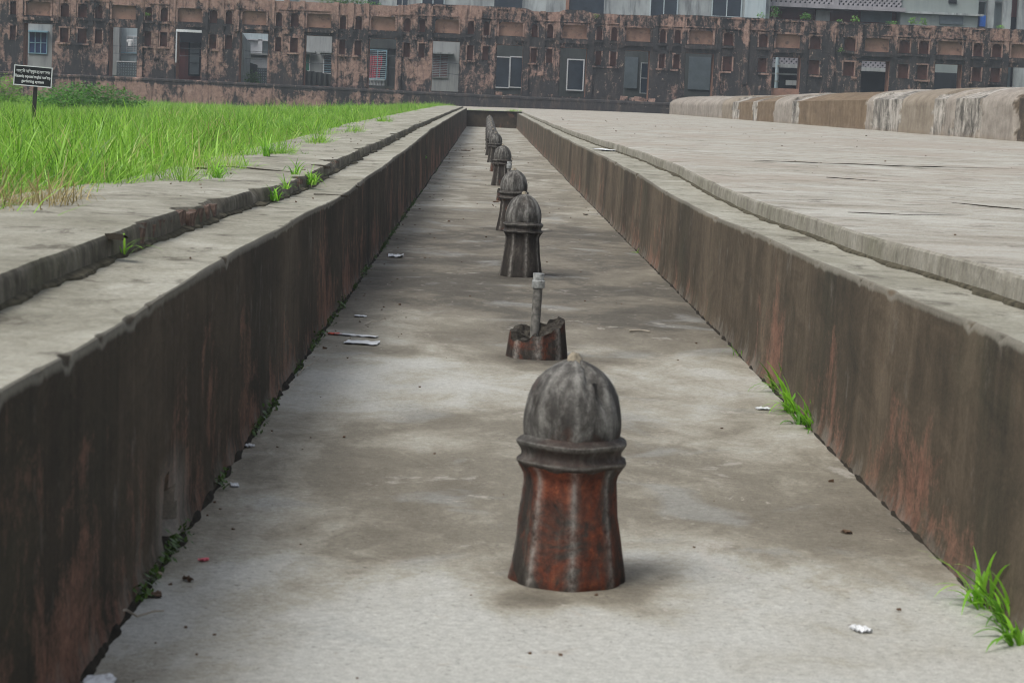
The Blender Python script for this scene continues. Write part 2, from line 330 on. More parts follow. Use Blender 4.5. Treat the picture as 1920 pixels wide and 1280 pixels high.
M['panel'] = mk_niche('panel_plaster', (.20, .125, .095, 1), (.31, .20, .15, 1)); M['niche_red'] = mk_niche('niche_red_plaster', (.10, .052, .042, 1), (.17, .088, .070, 1))
M['dome'] = mk_fountain('fountain_dome_stone', True); M['fbase'] = mk_fountain('fountain_base_terracotta', False)
M['fcore'] = plain('broken_mortar_core', (.040, .036, .030, 1), .95, .75, 45, .15); M['pipe'] = plain('galvanised_pipe', (.15, .145, .13, 1), .6, .6, 40, .4, .2); M['pipe_cap'] = plain('pale_pipe_coupling', (.27, .28, .27, 1), .5, .5, 50)
M['nozzle'] = plain('lime_crusted_nozzle', (.24, .21, .155, 1), .85, .6, 70)
M['grass'] = mk_leaf('grass_blade', (.12, .30, .018, 1), (.29, .54, .060, 1), (.50, .50, .20, 1), .45, True); M['dry'] = mk_leaf('dry_grass_blade', (.24, .20, .08, 1), (.42, .34, .15, 1), (.5, .42, .24, 1), .35, True)
M['weed'] = mk_leaf('weed_leaf', (.11, .31, .016, 1), (.26, .55, .045, 1), (.38, .60, .09, 1), .45, True); M['sprig'] = mk_leaf('sprig_leaf', (.08, .22, .015, 1), (.19, .42, .04, 1), (.3, .5, .07, 1)); M['bush'] = mk_leaf('bush_leaf', (.04, .14, .018, 1), (.11, .29, .035, 1), (.2, .4, .06, 1))
M['soil'] = mk_soil(); M['moss'] = plain('moss_green', (.045, .085, .012, 1), .95, .5, 30, .1); M['dirt'] = plain('black_silt', (.030, .026, .020, 1), .95, .5, 30, .1)
M['paper'] = plain('white_paper', (.66, .68, .69, 1), .6, .2); M['redp'] = plain('red_wrapper', (.62, .10, .05, 1), .5, .2); M['pink'] = plain('pink_plastic', (.75, .16, .20, 1), .45, .15)
M['twig'] = plain('dry_twig', (.30, .27, .22, 1), .9, .3, 40); M['leafdry'] = plain('dry_leaf', (.11, .07, .045, 1), .9, .4, 40); M['stone'] = plain('pebble_stone', (.26, .21, .16, 1), .9, .3, 40)
M['brick'] = plain('weathered_brick', (.125, .090, .074, 1), .95, .6, 35, .1)
M['black'] = plain('sign_black_enamel', (.012, .014, .017, 1), .45, .3); M['white'] = plain('white_paint', (.60, .62, .64, 1), .55, .08); M['post'] = plain('dark_post_iron', (.022, .022, .022, 1), .6, .3)
M['conc'] = mk_building('grey_render', (.27, .285, .285, 1), (.38, .40, .40, 1), (.14, .15, .155, 1)); M['pale'] = mk_building('pale_blue_render', (.34, .41, .44, 1), (.45, .52, .54, 1), (.20, .27, .30, 1))
M['dmold_shade'] = mk_building('mossy_shaded_render', (.035, .040, .040, 1), (.075, .085, .08, 1), (.025, .028, .03, 1)); M['sheet'] = mk_building('pale_sheet_metal', (.21, .245, .24, 1), (.26, .295, .285, 1), (.15, .18, .18, 1), .4, .4)
M['aged'] = mk_building('streaked_grey_concrete', (.22, .24, .245, 1), (.40, .44, .44, 1), (.07, .075, .08, 1), 1.1, .8)
M['redbrown'] = mk_building('red_brown_boards', (.075, .026, .026, 1), (.12, .04, .038, 1), (.03, .02, .02, 1)); M['lattice'] = mk_building('lattice_concrete', (.24, .235, .255, 1), (.33, .32, .34, 1), (.14, .14, .15, 1))
M['glass'] = mk_glass('dark_window_glass', (.022, .036, .055, 1)); M['blueglass'] = mk_glass('blue_window_glass', (.03, .06, .16, 1)); M['greenglass'] = mk_glass('green_window_glass', (.03, .16, .11, 1))
M['teal'] = plain('blue_grey_frame_paint', (.22, .38, .46, 1), .5, .15); M['cloth'] = plain('red_cloth', (.48, .035, .06, 1), .9, .35, 6); M['brownsh'] = plain('brown_shutter', (.16, .08, .075, 1), .7, .25)
M['pipeblue'] = plain('pale_blue_drainpipe', (.36, .46, .50, 1), .5, .15); M['blue'] = plain('blue_panel', (.03, .16, .60, 1), .5, .1); M['wire'] = plain('grey_cable', (.10, .11, .12, 1), .6, .2)
M['dark'] = plain('dark_interior', (.012, .016, .021, 1), .9, .3, 2); M['door'] = plain('slate_door_paint', (.085, .11, .125, 1), .6, .15, 3)

# ------------------------------------------------------------------ setting: channel
ZL = [(0, .63), (3.3, .627), (4.1, .618), (5.9, .622), (8.6, .603), (11.1, .570), (18.7, .594), (32.8, .665), (64, .695), (84, .70)]
ZR = [(0, .625), (4.85, .615), (6.56, .594), (8.6, .571), (12.3, .537), (18.2, .570), (35, .556), (77, .58), (84, .59)]
XL, XR, YEND = -.71, 1.19, 84.0
XLJ = [(0, -1.01), (8, -.995), (12, -.955), (18, -.965), (33, -.90), (84, -.86)]
XRJ = [(0, 1.49), (6, 1.47), (9, 1.42), (18, 1.50), (40, 1.40), (84, 1.36)]
def zl(y): return lerp_table(ZL, y)+.012*nz(y*.33, 3.1)*min(1, y/14)+.004*nz(y*1.7, 8)
def zr(y): return lerp_table(ZR, y)+.012*nz(y*.30, 13.1)*min(1, y/14)+.004*nz(y*1.5, 18)
def xl(y): return XL+.012*nz(y*.35, 40)
def xr(y): return XR+.014*nz(y*.35, 50)
def kerb_l(y): return .070-.022*smooth(12, 40, y)+.012*nz(y*.5, 77)
def kerb_r(y): return .082-.02*smooth(20, 60, y)+.006*nz(y*.6, 97)
def zt(x, y):   # terrace level
    a = zr(min(y, 84))+kerb_r(min(y, 84)); b = .655+.02*smooth(60, 118, y)
    return a+(b-a)*smooth(1.4, 7.0, x)+.006*nz(x*.35, y*.18, 5)
YS = [-4, -2, -1, 0, 1, 2, 2.6]; y = 3.0
while y < YEND:
    YS.append(y); y += max(.022, .0048*y)
YS.append(YEND)

def floor_z(x, y): return .006*nz(x*.9, y*.5, 31)+.004*fbm(x*2.2, y*1.6, 4, 3)
b = MB(); b.grid([[(xl(y)-.05+(xr(y)-xl(y)+.1)*k/28, y, floor_z(xl(y)+(xr(y)-xl(y))*k/28, y)) for k in range(29)] for y in YS])
DAMP_SHADE = [(on_z(1095, 1100, 0), .20), (on_z(1000, 1125, 0), .12), (on_z(1020, 676, 0), .22), (on_z(985, 520, 0), .25), (on_z(965, 432, 0), .3)]  # damp stain and contact shadow painted into the floor round fountain bases
def damp_shade(x, y): return max(math.exp(-((x-c.x)/r)**2-((y-c.y)/(r*1.3))**2)*(1+.8*fbm(x*6, y*4, 3, 3)) for c, r in DAMP_SHADE) if y < 22 else 0.
struct(b.build('channel_floor', M['floor'], None, True, {'damp_shade': [max(0., damp_shade(v[0], v[1])) for v in b.v]}))

HOLE = on_x(318, 965, XL)
_cr = random.Random(21); CHIPS = {sd: [(3.3*1.045**(k*1.1)+_cr.uniform(-.15, .15)*k*.06, _cr.uniform(.006, .022)*(_cr.random() < .42), _cr.uniform(.015, .05)) for k in range(64)] for sd in (-1, 1)}
def wall_mesh(side):
    X, Z, J = (xl, zl, XLJ) if side < 0 else (xr, zr, XRJ); rows = []; led = []; rim = []; lime = []
    for y in YS:
        x0, z1, xj = X(y), Z(y), lerp_table(J, y)+.01*nz(y*.6, 5+side); r = []
        chip = max(0, fbm(y*3.5, 9*side, 0, 4)-.30)*.05+.0025*abs(nz(y*19, side))+sum(d*math.exp(-((y-c)/(w_*(1+.05*c)))**2)*(.6+.6*abs(nz(y*40, c))) for c, d, w_ in CHIPS[side] if abs(y-c) < .6); lean = .012; lime_y = math.exp(-((y-HOLE.y-.05)/.35)**2) if side < 0 else 0.
        for k in range(15):
            u = k/14; z = -.04+(z1-.012-chip+.04)*u
            dx = .005*nz(y*.9, z*1.5, side*9)+.0012*fbm(y*7, z*7, side, 3)-.010*smooth(.06, .0, z)
            if side < 0:
                dy_, dz = (y-HOLE.y)/.13, (z-.065)/.085
                q = dy_*dy_+dz*dz+.9*nz(y*13, z*13, 2); dx += .14*smooth(1.0, .35, q)
            r.append((x0+side*(dx+lean*u), y, z)); rim.append(z1-.012-chip-z); lime.append(lime_y*smooth(.42, .05, z))
        bev = .008+chip*1.3
        r += [(x0+side*(lean+bev*.25), y, z1-bev*.42), (x0+side*(lean+bev*.7), y, z1-bev*.1)]; rim += [chip*1.6-.004, chip*1.1-.010]; lime += [0., 0.]
        rows.append(r); l = [r[-1]]
        for k in range(1, 9):
            u = k/8; xx = x0+side*(lean+bev)+(xj+side*.02-x0-side*(lean+bev))*u
            l.append((xx, y, z1+.004*fbm(xx*3, y*2.2, 6, 3)-.004*math.sin(u*math.pi)))
        led.append(l)
    return rows, led, rim, lime
def kerb_mesh(side, xout):
    Z, J, K = (zl, XLJ, kerb_l) if side < 0 else (zr, XRJ, kerb_r); ris = []; top = []
    for y in YS:
        zb, xj, h = Z(y), lerp_table(J, y)+.01*nz(y*.6, 5+side), K(y)
        br = max(0, fbm(y*1.5, 21*side, 3, 4)-(.02 if side < 0 and 6.4 < y < 30 else .25))*(.11 if side < 0 else .025)+(.005 if side < 0 else .002)*abs(nz(y*15, 3*side))
        r = [(xj, y, zb-.03), (xj+side*(.002+.3*br), y, zb+h*.35), (xj+side*(.003+.5*br), y, zb+h*.65-br*.2), (xj+side*(.005+br), y, zb+h-.009-br*.22), (xj+side*(.013+br*1.25), y, zb+h-.001)]
        ris.append(r); x0 = r[-1][0]; n = len(xout); t = [r[-1]]
        for xo in xout:
            xx = x0+(xo-x0) if abs(xo) > abs(x0)+.01 else x0+side*.01
            zz = zt(xx, y) if side > 0 else zb+h+.006*fbm(xx*2.5, y*1.7, 2, 3)-.02*smooth(-1.45, -1.7, xx)
            if side > 0: zz += .004*fbm(xx*1.4, y*2.0, 8, 3)
            t.append((xx, y, zz))
        top.append(t)
    return ris, top
rl, ll, riml, liml = wall_mesh(-1); rr_, lr, rimr, limr = wall_mesh(1)
W1 = thing('channel_wall', 'dark stained side wall of the water channel on the grass side', 'wall', (0, 0, 0), 'side walls of the water channel')
W2 = thing('channel_wall', 'dark stained side wall of the water channel below the paved terrace', 'wall', (0, 0, 0), 'side walls of the water channel')
def flip(mb): mb.f = [t[::-1] for t in mb.f]; return mb
MB().grid(rl).build('wall_face', M['wall_l'], W1, True, {'rim': riml, 'lime': liml}); MB().grid(ll).build('ledge', M['ledge'], W1, True)
flip(MB().grid(rr_)).build('wall_face', M['wall_r'], W2, True, {'rim': rimr, 'lime': limr}); flip(MB().grid(lr)).build('ledge', M['ledge'], W2, True)
ris, top = kerb_mesh(-1, [-1.12, -1.2, -1.28, -1.36, -1.44, -1.52, -1.6, -1.7, -1.8])
K1 = thing('kerb_slab', 'broad pale kerb slab with broken edge between ledge and grass', 'kerb')
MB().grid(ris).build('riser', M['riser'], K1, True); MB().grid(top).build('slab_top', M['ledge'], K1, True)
ris, top = kerb_mesh(1, [1.6, 1.7, 1.85, 2.0, 2.2, 2.4, 2.7, 3.0, 3.4, 3.8, 4.3, 4.8, 5.4, 6, 7, 8, 9, 10, 11, 12, 13.5, 15])
T = flip(MB().grid(top)).build('terrace', M['terrace'], None, True); struct(T)
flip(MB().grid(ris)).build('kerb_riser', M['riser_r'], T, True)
# terrace beyond the channel's end, up to the gallery
b = MB(); b.grid([[(x, yy, zt(max(x, 1.4), yy)-.002-.03*smooth(2, -1, x)) for x in (-1.9, -1.2, -.4, .4, 1.3, 2.2, 3.4, 4.8, 6.5, 8, 10, 12, 15)] for yy in np.linspace(83.9, 118.2, 20)]); flip(b).build('far_paving', M['terrace'], T, True)

# ground under everything and the field of grass
def soil_z(x, y):
    wv = smooth(-2.2, -9, x)
    return .575-.02*smooth(60, 84, y)-wv*.50*min(1.1, y/112)+.02*nz(x*.4, y*.3, 2)
b = MB(); b.quad((-260, -60, -.25), (260, -60, -.25), (260, 420, -.25), (-260, 420, -.25)); struct(b.build('ground', M['soil']))
b = MB(); xs = [-1.42, -1.5, -1.6, -2, -2.6, -3.4, -4.5, -6, -8, -10, -13, -17, -22, -28, -34, -42]
b.grid([[(x, yy, soil_z(x, yy)+(.03 if x > -1.45 else 0)*0) for x in xs] for yy in np.linspace(-6, 119, 90)]); struct(b.build('field', M['soil'], None, True))

# end wall of the channel
E1 = thing('end_wall', 'short dark red stained wall closing the far end of the channel', 'wall', (0, 84, 0))
b = MB(); n = 24
rows = [[(XL-.06+(XR-XL+.12)*k/n, .004*nz(k*.8, z*9, 4)-.0, z) for k in range(n+1)] for z in np.linspace(-.05, .60, 10)]
rows += [[(XL-.06+(XR-XL+.12)*k/n, .03, .618+.008*nz(k*.9, 2)) for k in range(n+1)], [(XL-.06+(XR-XL+.12)*k/n, .7, .618) for k in range(n+1)]]
flip(b.grid(rows)).build('wall_face', mk_wall('end_wall_plaster', 3.0, .1, .1, .8, .0), E1, True, {'rim': [1.0]*len(b.v)})

# rounded parapet on the terrace
PZ = [(1245, 'pale'), (1352, 'tan'), (1372, 'peel'), (1385, 'brown'), (1410, 'peel'), (1418, 'brown'), (1450, 'pale'), (1482, 'peel'), (1495, 'brown'), (1622, 'pale'), (1634, 'peel'), (1686, 'tan'), (1746, 'peel'), (1768, 'pale'), (1786, 'peel'), (1836, 'pale'), (1902, 'dark'), (1940, 'brown'), (2060, 'pale'), (2300, 'brown')]
def par_x(y): return 12.85+(9.55-12.85)*(y-10)/108
def par_px_y(px):
    r = CM@_d(px, 213+.0785*(px-1245)); t = 12.85+(3.3*10/108); k = 3.3/108     # x = t - k*y along the parapet foot
    return t/(r[0]/r[1]+k)
PZY = sorted([(par_px_y(a), z) for a, z in PZ], reverse=True)      # far to near
def par_zone(y):
    z = 'pale'
    for yy, nm in PZY:
        if y <= yy: z = nm
    return z
def parapet():
    rows = []; att = {k: [] for k in ('pale', 'tan', 'peel', 'dark')}
    ys = set(np.linspace(10, 117.3, 480))
    for yy, _ in PZY:
        for d in (-.25, -.1, -.03, .03, .1, .25): ys.add(min(117.3, max(10, yy+d)))
    for y in sorted(ys):
        x0 = par_x(y); e = math.sqrt(max(0., 1-((y-115.6)/1.9)**2)) if y > 115.6 else 1.0
        fz = 1.66-.34*smooth(30, 118, y)+.02*nz(y*.35, 3); tz = fz+.33+.02*nz(y*.22, 9)
        nm0 = par_zone(y); crisp = nm0 in ('brown', 'dark', 'peel')
        step = {'pale': .025, 'tan': .015, 'brown': 0, 'peel': .008, 'dark': -.02}[nm0]
        near_b = min(abs(y-yy) for yy, _ in PZY); gr = -.06*smooth(.16, .0, near_b)
        zb = zt(x0, y)-.06; r = []; sc = .70+.30*e
        for k in range(12):
            z = zb+(fz-(.02 if crisp else .14)-zb)*k/11; r.append((x0-step-gr*smooth(0, .1, k/11)-.016*fbm(y*.8, z*2.2, 3, 4)+(1-e)*.9, y, zb+(z-zb)*sc))
        z_e = z
        for k in range(1, 13):
            u = k/12; run = 1.7*u if crisp else 1.7*(1-math.cos(u*math.pi/2))*.85+.25*u
            zz = z_e+(tz-z_e)*(math.sin(u*math.pi/2)**(1.0 if crisp else .75))
            r.append((x0-step*(1-u)-gr*(1-u)+run-.012*fbm(y*.8, k*.4, 3, 4)+(1-e)*.9*(1-u), y, zb+(zz-zb)*sc+.014*fbm(y*.9, k*.5, 7, 4)))
        xe = r[-1][0]
        for k in range(1, 7): r.append((xe+1.5*k/6, y, zb+(tz-zb)*sc-(1.3 if k == 6 else .22*(k/6)**2)))
        rows.append(r)
        for q in r:
            nm = par_zone(y+.16*fbm(q[2]*4, y*.12, q[0], 3)*min(3, y/20)+.0)
            if nm != nm0 and near_b > 1.2: nm = nm0
            for kk in att: att[kk].append(1.0 if kk == nm else 0.0)
    n = len(rows[0]); last = rows[-1]; rows.append([(11.3, 117.6, .7)]*n)
    for kk in att: att[kk] += [1.0 if kk == 'pale' else 0.0]*n
    return flip(MB().grid(rows)), att
b, att = parapet(); o = b.build('parapet_wall', M['parapet'], None, True, att)
tag(o, 'low round-topped weathered plaster parapet running along the terrace', 'wall')

# ------------------------------------------------------------------ gallery wall behind
FY, FT = 118.0, 1.2
OPEN = [(-23.85, .76), (-19.34, .73), (-15.86, .66), (-12.44, .75), (-9.02, .72), (-5.62, .72), (-2.25, .72), (1.15, .69), (4.54, .70), (7.92, .67), (11.25, .75), (15.88, .75), (20.63, .75), (24.53, .72), (28.43, .72)]
NUP = [(-25.17, .16), (-22.45, .22), (-21.52, .23), (-20.65, .19), (-18.03, .18), (-17.2, .19), (-14.6, .19), (-13.78, .18), (-11.14, .16), (-10.31, .2), (-7.75, .16), (-6.92, .17), (-4.34, .17), (-3.55, .16), (-.97, .16), (-.15, .16), (2.41, .15), (3.24, .16), (5.85, .15), (6.64, .16), (9.23, .15), (10.01, .16), (12.72, .25), (14.57, .23), (17.34, .28), (19.2, .29), (22.1, .28), (23.13, .26), (26.02, .24), (27.03, .25)]
ZO, ZU, ZLW, ZPL, ZTOP = (1.36, 4.0), (4.42, 5.12), (3.09, 3.83), 1.28, 5.93
G = thing('gallery_wall', 'long ruined salmon plaster wall with niches and tall openings behind the garden', 'wall', (0, 0, 0))
rects = []
for x, hw in OPEN:
    rects.append((x-hw, x+hw, ZO[0], ZO[1]-.06*(x > 0), 'o')); rects.append((x-.64, x+.64, ZU[0], ZU[1]+.02, 'p'))
for x, hw in NUP:
    rects.append((x-hw, x+hw, ZU[0], ZU[1], 'u')); rects.append((x-hw, x+hw, ZLW[0], ZLW[1], 'l'))
xs = sorted(set([-31.0, 33.0]+[r[0] for r in rects]+[r[1] for r in rects])); zs = sorted(set([ZPL-.3, ZPL, ZTOP]+[r[2] for r in rects]+[r[3] for r in rects]))
def refine(a, st):
    out = []
    for p, q in zip(a, a[1:]):
        n = max(1, int(math.ceil((q-p)/st))); out += [p+(q-p)*k/n for k in range(n)]
    return out+[a[-1]]
xs = refine(xs, .25); zs = refine(zs, .25)
def fdy(x, z): return .022*fbm(x*.9, z*.9, 3, 4)
def top_z(x):
    d = .35*smooth(2.2, 3.2, x)*smooth(7.5, 6.0, x) if False else 0
    return -.05*abs(fbm(x*.8, 4, 0, 4))-.16*smooth(1.9, 2.4, x)*smooth(4.0, 3.6, x)-.12*smooth(5.0, 5.5, x)*smooth(9.3, 8.6, x)-.22*smooth(-3.6, -5.2, x)*smooth(-12.5, -11.5, x)
wall = MB(); idx = {}
def vid(i, k, back=False):
    key = (i, k, back)
    if key not in idx:
        x, z = xs[i], zs[k]; zz = z+(top_z(x) if k == len(zs)-1 else 0)
        idx[key] = wall.add((x, FY+(FT if back else fdy(x, z)), zz))
    return idx[key]
def inside(x, z):
    for r in rects:
        if r[0] < x < r[1] and r[2] < z < r[3]: return r[4]
    return None
cell = [[inside((xs[i]+xs[i+1])/2, (zs[k]+zs[k+1])/2) for k in range(len(zs)-1)] for i in range(len(xs)-1)]
for i in range(len(xs)-1):
    for k in range(len(zs)-1):
        if cell[i][k] is None: wall.f.append((vid(i, k), vid(i+1, k), vid(i+1, k+1), vid(i, k+1)))
        if cell[i][k] != 'o': wall.f.append((vid(i, k, 1), vid(i, k+1, 1), vid(i+1, k+1, 1), vid(i+1, k, 1)))
    k = len(zs)-1; wall.f.append((vid(i, k), vid(i+1, k), vid(i+1, k, 1), vid(i, k, 1)))
wall.build('wall', M['facade'], G)
for x0, x1, z0, z1, t in rects:
    if t == 'o':
        b = MB(); e = .03; y0, y1 = FY-.0, FY+FT
        b.quad((x0, y0+e, z0), (x0, y1, z0), (x0, y1, z1), (x0, y0+e, z1)); b.quad((x1, y1, z0), (x1, y0+e, z0), (x1, y0+e, z1), (x1, y1, z1))
        b.quad((x0, y0+e, z1), (x0, y1, z1), (x1, y1, z1), (x1, y0+e, z1)); b.quad((x0, y0+e, z0), (x1, y0+e, z0), (x1, y1, z0), (x0, y1, z0))
        b.build('opening_reveal', M['jamb'], G); continue
    d = {'p': .24, 'u': .34, 'l': .34}[t]; b = MB(); e = -.012; yb = FY+d; n = 4
    b.quad((x0, yb, z0), (x1, yb, z0), (x1, yb, z1), (x0, yb, z1))
    b.quad((x0, FY+e, z0), (x0, yb, z0), (x0, yb, z1), (x0, FY+e, z1)); b.quad((x1, yb, z0), (x1, FY+e, z0), (x1, FY+e, z1), (x1, yb, z1))
    b.quad((x0, FY+e, z1), (x0, yb, z1), (x1, yb, z1), (x1, FY+e, z1)); b.quad((x0, FY+e, z0), (x1, FY+e, z0), (x1, yb, z0), (x0, yb, z0))
    nm = {'p': 'panel_recess', 'u': 'arched_niche', 'l': 'niche'}[t]
    o = b.build(nm, M['panel'] if t == 'p' else M['niche_red'], G)
    # raised surround, with a cusped or rounded head on the upper row
    fw = .07 if t != 'p' else .09; b = MB(); y0, y1 = FY-.045, FY+.02; j = .006
    if random.random() < .86: b.box(x0-fw, x0, y0, y1, z0-.02, z1, j)
    if random.random() < .86: b.box(x1, x1+fw, y0, y1, z0-.02, z1, j)
    if t != 'l' or random.random() < .5: b.box(x0-fw-.02, x1+fw+.02, y0-.012, y1, z1, z1+fw, j)
    if t in 'up':
        hw = (x1-x0)/2; xm = (x0+x1)/2; hgt = .14 if t == 'u' else .16; m_ = 12; arc = []
        for k in range(m_+1):
            u = -1+2*k/m_
            if t == 'u': dz = hgt*(abs(u)**1.8)
            else: dz = hgt*max(0, (abs(u)-.78)/.22)**2
            arc.append((xm+u*hw, z1-dz))
        for (ax, az), (bx, bz) in zip(arc, arc[1:]):
            if max(z1-az, z1-bz) < .002: continue
            b.quad((ax, FY+.03, az), (bx, FY+.03, bz), (bx, FY+.03, z1), (ax, FY+.03, z1)); b.quad((ax, FY+.03, az), (ax, FY+d, az), (bx, FY+d, bz), (bx, FY+.03, bz))
    if b.f: b.build('niche_surround', M['frame_salmon'], G)
def strip(name, x0, x1, z0, z1, proud, mat, gap=.0, jit=.012, seed=0):
    """a plaster moulding, broken away here and there: each surviving run is a part"""
    n = max(2, int((x1-x0)/.18)); run = []
    def flush():
        if len(run) > 1:
            rows = [[(x, FY+.03, z0+a) for x, a, p in run], [(x, FY-proud*p, z0+a) for x, a, p in run], [(x, FY-proud*p*1.02, z1+a*.5) for x, a, p in run], [(x, FY+.03, z1+a*.5) for x, a, p in run]]
            MB().grid(rows).build(name, mat, G)
        run.clear()
    for k in range(n+1):
        x = x0+(x1-x0)*k/n
        if gap and fbm(x*.7, z0*5, seed, 3) < -gap: flush(); continue
        run.append((x, jit*fbm(x*3, z0, seed, 3), 1+.3*fbm(x*2.3, z0*3, 9, 3)))
    flush()
bays = [-31]+[x for x, h in OPEN]+[33]
for k, (x, hw) in enumerate(OPEN):
    strip('string_course', x-hw-.12, x+hw+.12, 4.16, 4.32, .16, M['facade_trim'], .28, .02, k)
for x, hw in NUP:
    strip('niche_sill', x-hw-.14, x+hw+.14, 4.27, 4.37, .13, M['facade_trim'], .3, .02, x); strip('niche_sill', x-hw-.16, x+hw+.16, 2.96, 3.05, .12, M['frame_salmon'], .12, .02, x+3)
strip('cornice', -31, 33, 5.27, 5.34, .12, M['facade_trim'], .16, .012, 4)
strip('coping', -31, -12.6, 5.80, 5.86, .07, M['facade_trim'], .05, .02, 6); strip('coping', -3.4, 1.8, 5.80, 5.86, .07, M['facade_trim'], .05, .02, 6); strip('coping', 9.4, 33, 5.80, 5.86, .07, M['facade_trim'], .05, .02, 6)
# pilaster strips between the openings and the niches
for k, (x, hw) in enumerate(OPEN):
    for sgn in (-1, 1):
        near = [abs(nx-x)-nh for nx, nh in NUP if (nx-x)*sgn > 0 and abs(nx-x) < 3]
        g = (min(near) if near else hw+.5)-hw; c = x+sgn*(hw+g/2-.02); w_ = min(.14, g*.34)
        rows = [[(c-w_, FY+.03, z), (c-w_, FY-.09+.012*nz(z*2, x), z), (c+w_, FY-.09+.012*nz(z*2, x+4), z), (c+w_, FY+.03, z)] for z in np.linspace(ZPL+.02 if (k % 3) else 4.05, 5.79, 12)]
        MB().grid(rows).build('pilaster', M['facade_trim'], G)
nn = sorted(NUP)
for (a, ha), (c, hc) in zip(nn, nn[1:]):
    if c-a < 2.1 and not any(a < ox < c for ox, _ in OPEN):
        m_ = (a+ha+c-hc)/2; w_ = min(.16, (c-hc-a-ha)*.3)
        rows = [[(m_-w_, FY+.03, z), (m_-w_, FY-.08, z), (m_+w_, FY-.08, z), (m_+w_, FY+.03, z)] for z in np.linspace(2.4 if random.random() < .5 else 4.0, 5.79, 10)]
        MB().grid(rows).build('pilaster', M['facade_trim'], G)
# projecting plinth
b = MB(); px_ = np.linspace(-31, 33, 260)
prof = [(-.62, -.3), (-.62, .4), (-.60, .8), (-.60, 1.10), (-.63, 1.13), (-.63, 1.22), (-.55, 1.27), (-.3, 1.275), (.05, 1.28)]
rows = []
for dy, z in prof:
    rows.append([(x, FY+dy+.03*fbm(x*.8, z*1.3, 6, 4)*(1 if dy < -.5 else .2), (z+(.13*smooth(2, -20, x) if z > 1 else 0)-.008*(dy > -.1)+.02*fbm(x*1.1, z, 1, 3)) if dy < 0 else ZPL+.13*smooth(2, -20, x)*.9+.0) for x in px_])
b.grid(rows); b.build('plinth', mk_facade('plinth_plaster', .02, True, (.52, .52, .40, .15, .05, .05, .05)), G, True)
# rubble lying in some sills
for k, (px, py) in enumerate([(1170, 187), (1185, 188), (1205, 186), (1222, 184), (1195, 190), (935, 178), (1030, 180)]):
    p = on_y(px, py, FY-.25); b = MB(); s_ = random.uniform(.12, .22)
    b.box(p.x-s_, p.x+s_, p.y-.12, p.y+.12, 1.26, 1.26+s_*1.1, .05)
    tag(b.build('rubble_block', M['frame_salmon']), ['leftmost of the close group of masonry lumps on the plinth', 'second masonry lump in the close group on the plinth', 'fourth masonry lump in the close group on the plinth', 'rightmost masonry lump next to the rounded parapet end', 'third masonry lump in the close group on the plinth', 'lone masonry lump under the white-framed double window', 'lone masonry lump left of the single white-framed window'][k], 'rubble', 'masonry lumps on the plinth')

# ------------------------------------------------------------------ houses behind the gallery
BY = 124.0
def rect(px0, py0, px1, py1, Y=BY):
    c = on_y((px0+px1)/2, (py0+py1)/2, Y); s_ = Y/F_PX*1.006
    return c.x-(px1-px0)*s_/2, c.x+(px1-px0)*s_/2, c.z-(py1-py0)*s_/2, c.z+(py1-py0)*s_/2
def window(par, r, Y, fm, pm, nx=1, nzz=0, fw=.05, grille=0, bm=None):
    x0, x1, z0, z1 = r; b = MB(); y0 = Y-.07
    b.box(x0-fw, x0, y0, Y+.02, z0-fw, z1+fw); b.box(x1, x1+fw, y0, Y+.02, z0-fw, z1+fw); b.box(x0, x1, y0+.003, Y+.02, z1, z1+fw); b.box(x0, x1, y0+.003, Y+.02, z0-fw, z0)
    for k in range(1, nx): xx = x0+(x1-x0)*k/nx; b.box(xx-.025, xx+.025, y0+.005, Y+.01, z0, z1)
    for k in range(1, nzz+1): zz = z0+(z1-z0)*k/(nzz+1); b.box(x0, x1, y0+.010, Y+.008, zz-.02, zz+.02)
    o = b.build('window', fm, par); p = MB(); p.box(x0, x1, Y-.02, Y+.01, z0, z1); p.build('pane', pm, o)
    if grille:
        g = MB()
        for k in range(grille): zz = z0+(z1-z0)*(k+.5)/grille; g.box(x0, x1, y0-.02, y0-.006, zz-.011, zz+.011)
        g.build('grille', bm or fm, o)
    return o
def lattice(par, r, Y, st, mat, wd=.05):
    x0, x1, z0, z1 = r; b = MB(); h = z1-z0; n = int((x1-x0+h)/st)+1
    for k in range(n+1):
        for sg in (1, -1):
            a = x0-h+k*st; pa, pb = (a, z0), (a+h, z1)
            t0 = max(0, (x0-a)/h); t1 = min(1, (x1-a)/h)
            if t1-t0 < .05: continue
            A = (a+h*t0, z0+h*t0 if sg > 0 else z1-h*t0); B = (a+h*t1, z0+h*t1 if sg > 0 else z1-h*t1)
            b.bar((A[0], Y-.03-.012*sg, A[1]), (B[0], Y-.03-.012*sg, B[1]), wd, .045)
    return b.build('lattice', mat, par)
def blocks(par, r, Y, nx, nzz, mat):
    """pierced block screen: real holes between horizontal and vertical webs"""
    x0, x1, z0, z1 = r; b = MB()
    for k in range(nx+1): xx = x0+(x1-x0)*k/nx; b.box(xx-.03, xx+.03, Y-.06, Y+.06, z0, z1)
    for k in range(nzz+1): zz = z0+(z1-z0)*k/nzz; b.box(x0-.03, x1+.03, Y-.055, Y+.055, zz-.035, zz+.035)
    return b.build('pierced_screen', mat, par)
def house(name, label, x0, x1, ztop, mat, Y=BY, depth=7.0, z0=-.3):
    o = thing(name, label, 'building', ((x0+x1)/2, Y+depth/2, z0)); inv = Vector(o.location)
    b = MB(); b.box(x0, x1, Y, Y+depth, z0, ztop); p = b.build('wall', mat); p.parent = o; p.location = -inv
    return o
def adopt(par):
    """children were built in world space: keep them there"""
    for c in par.children:
        c.location = -Vector(par.location) if c.location.length == 0 else c.location
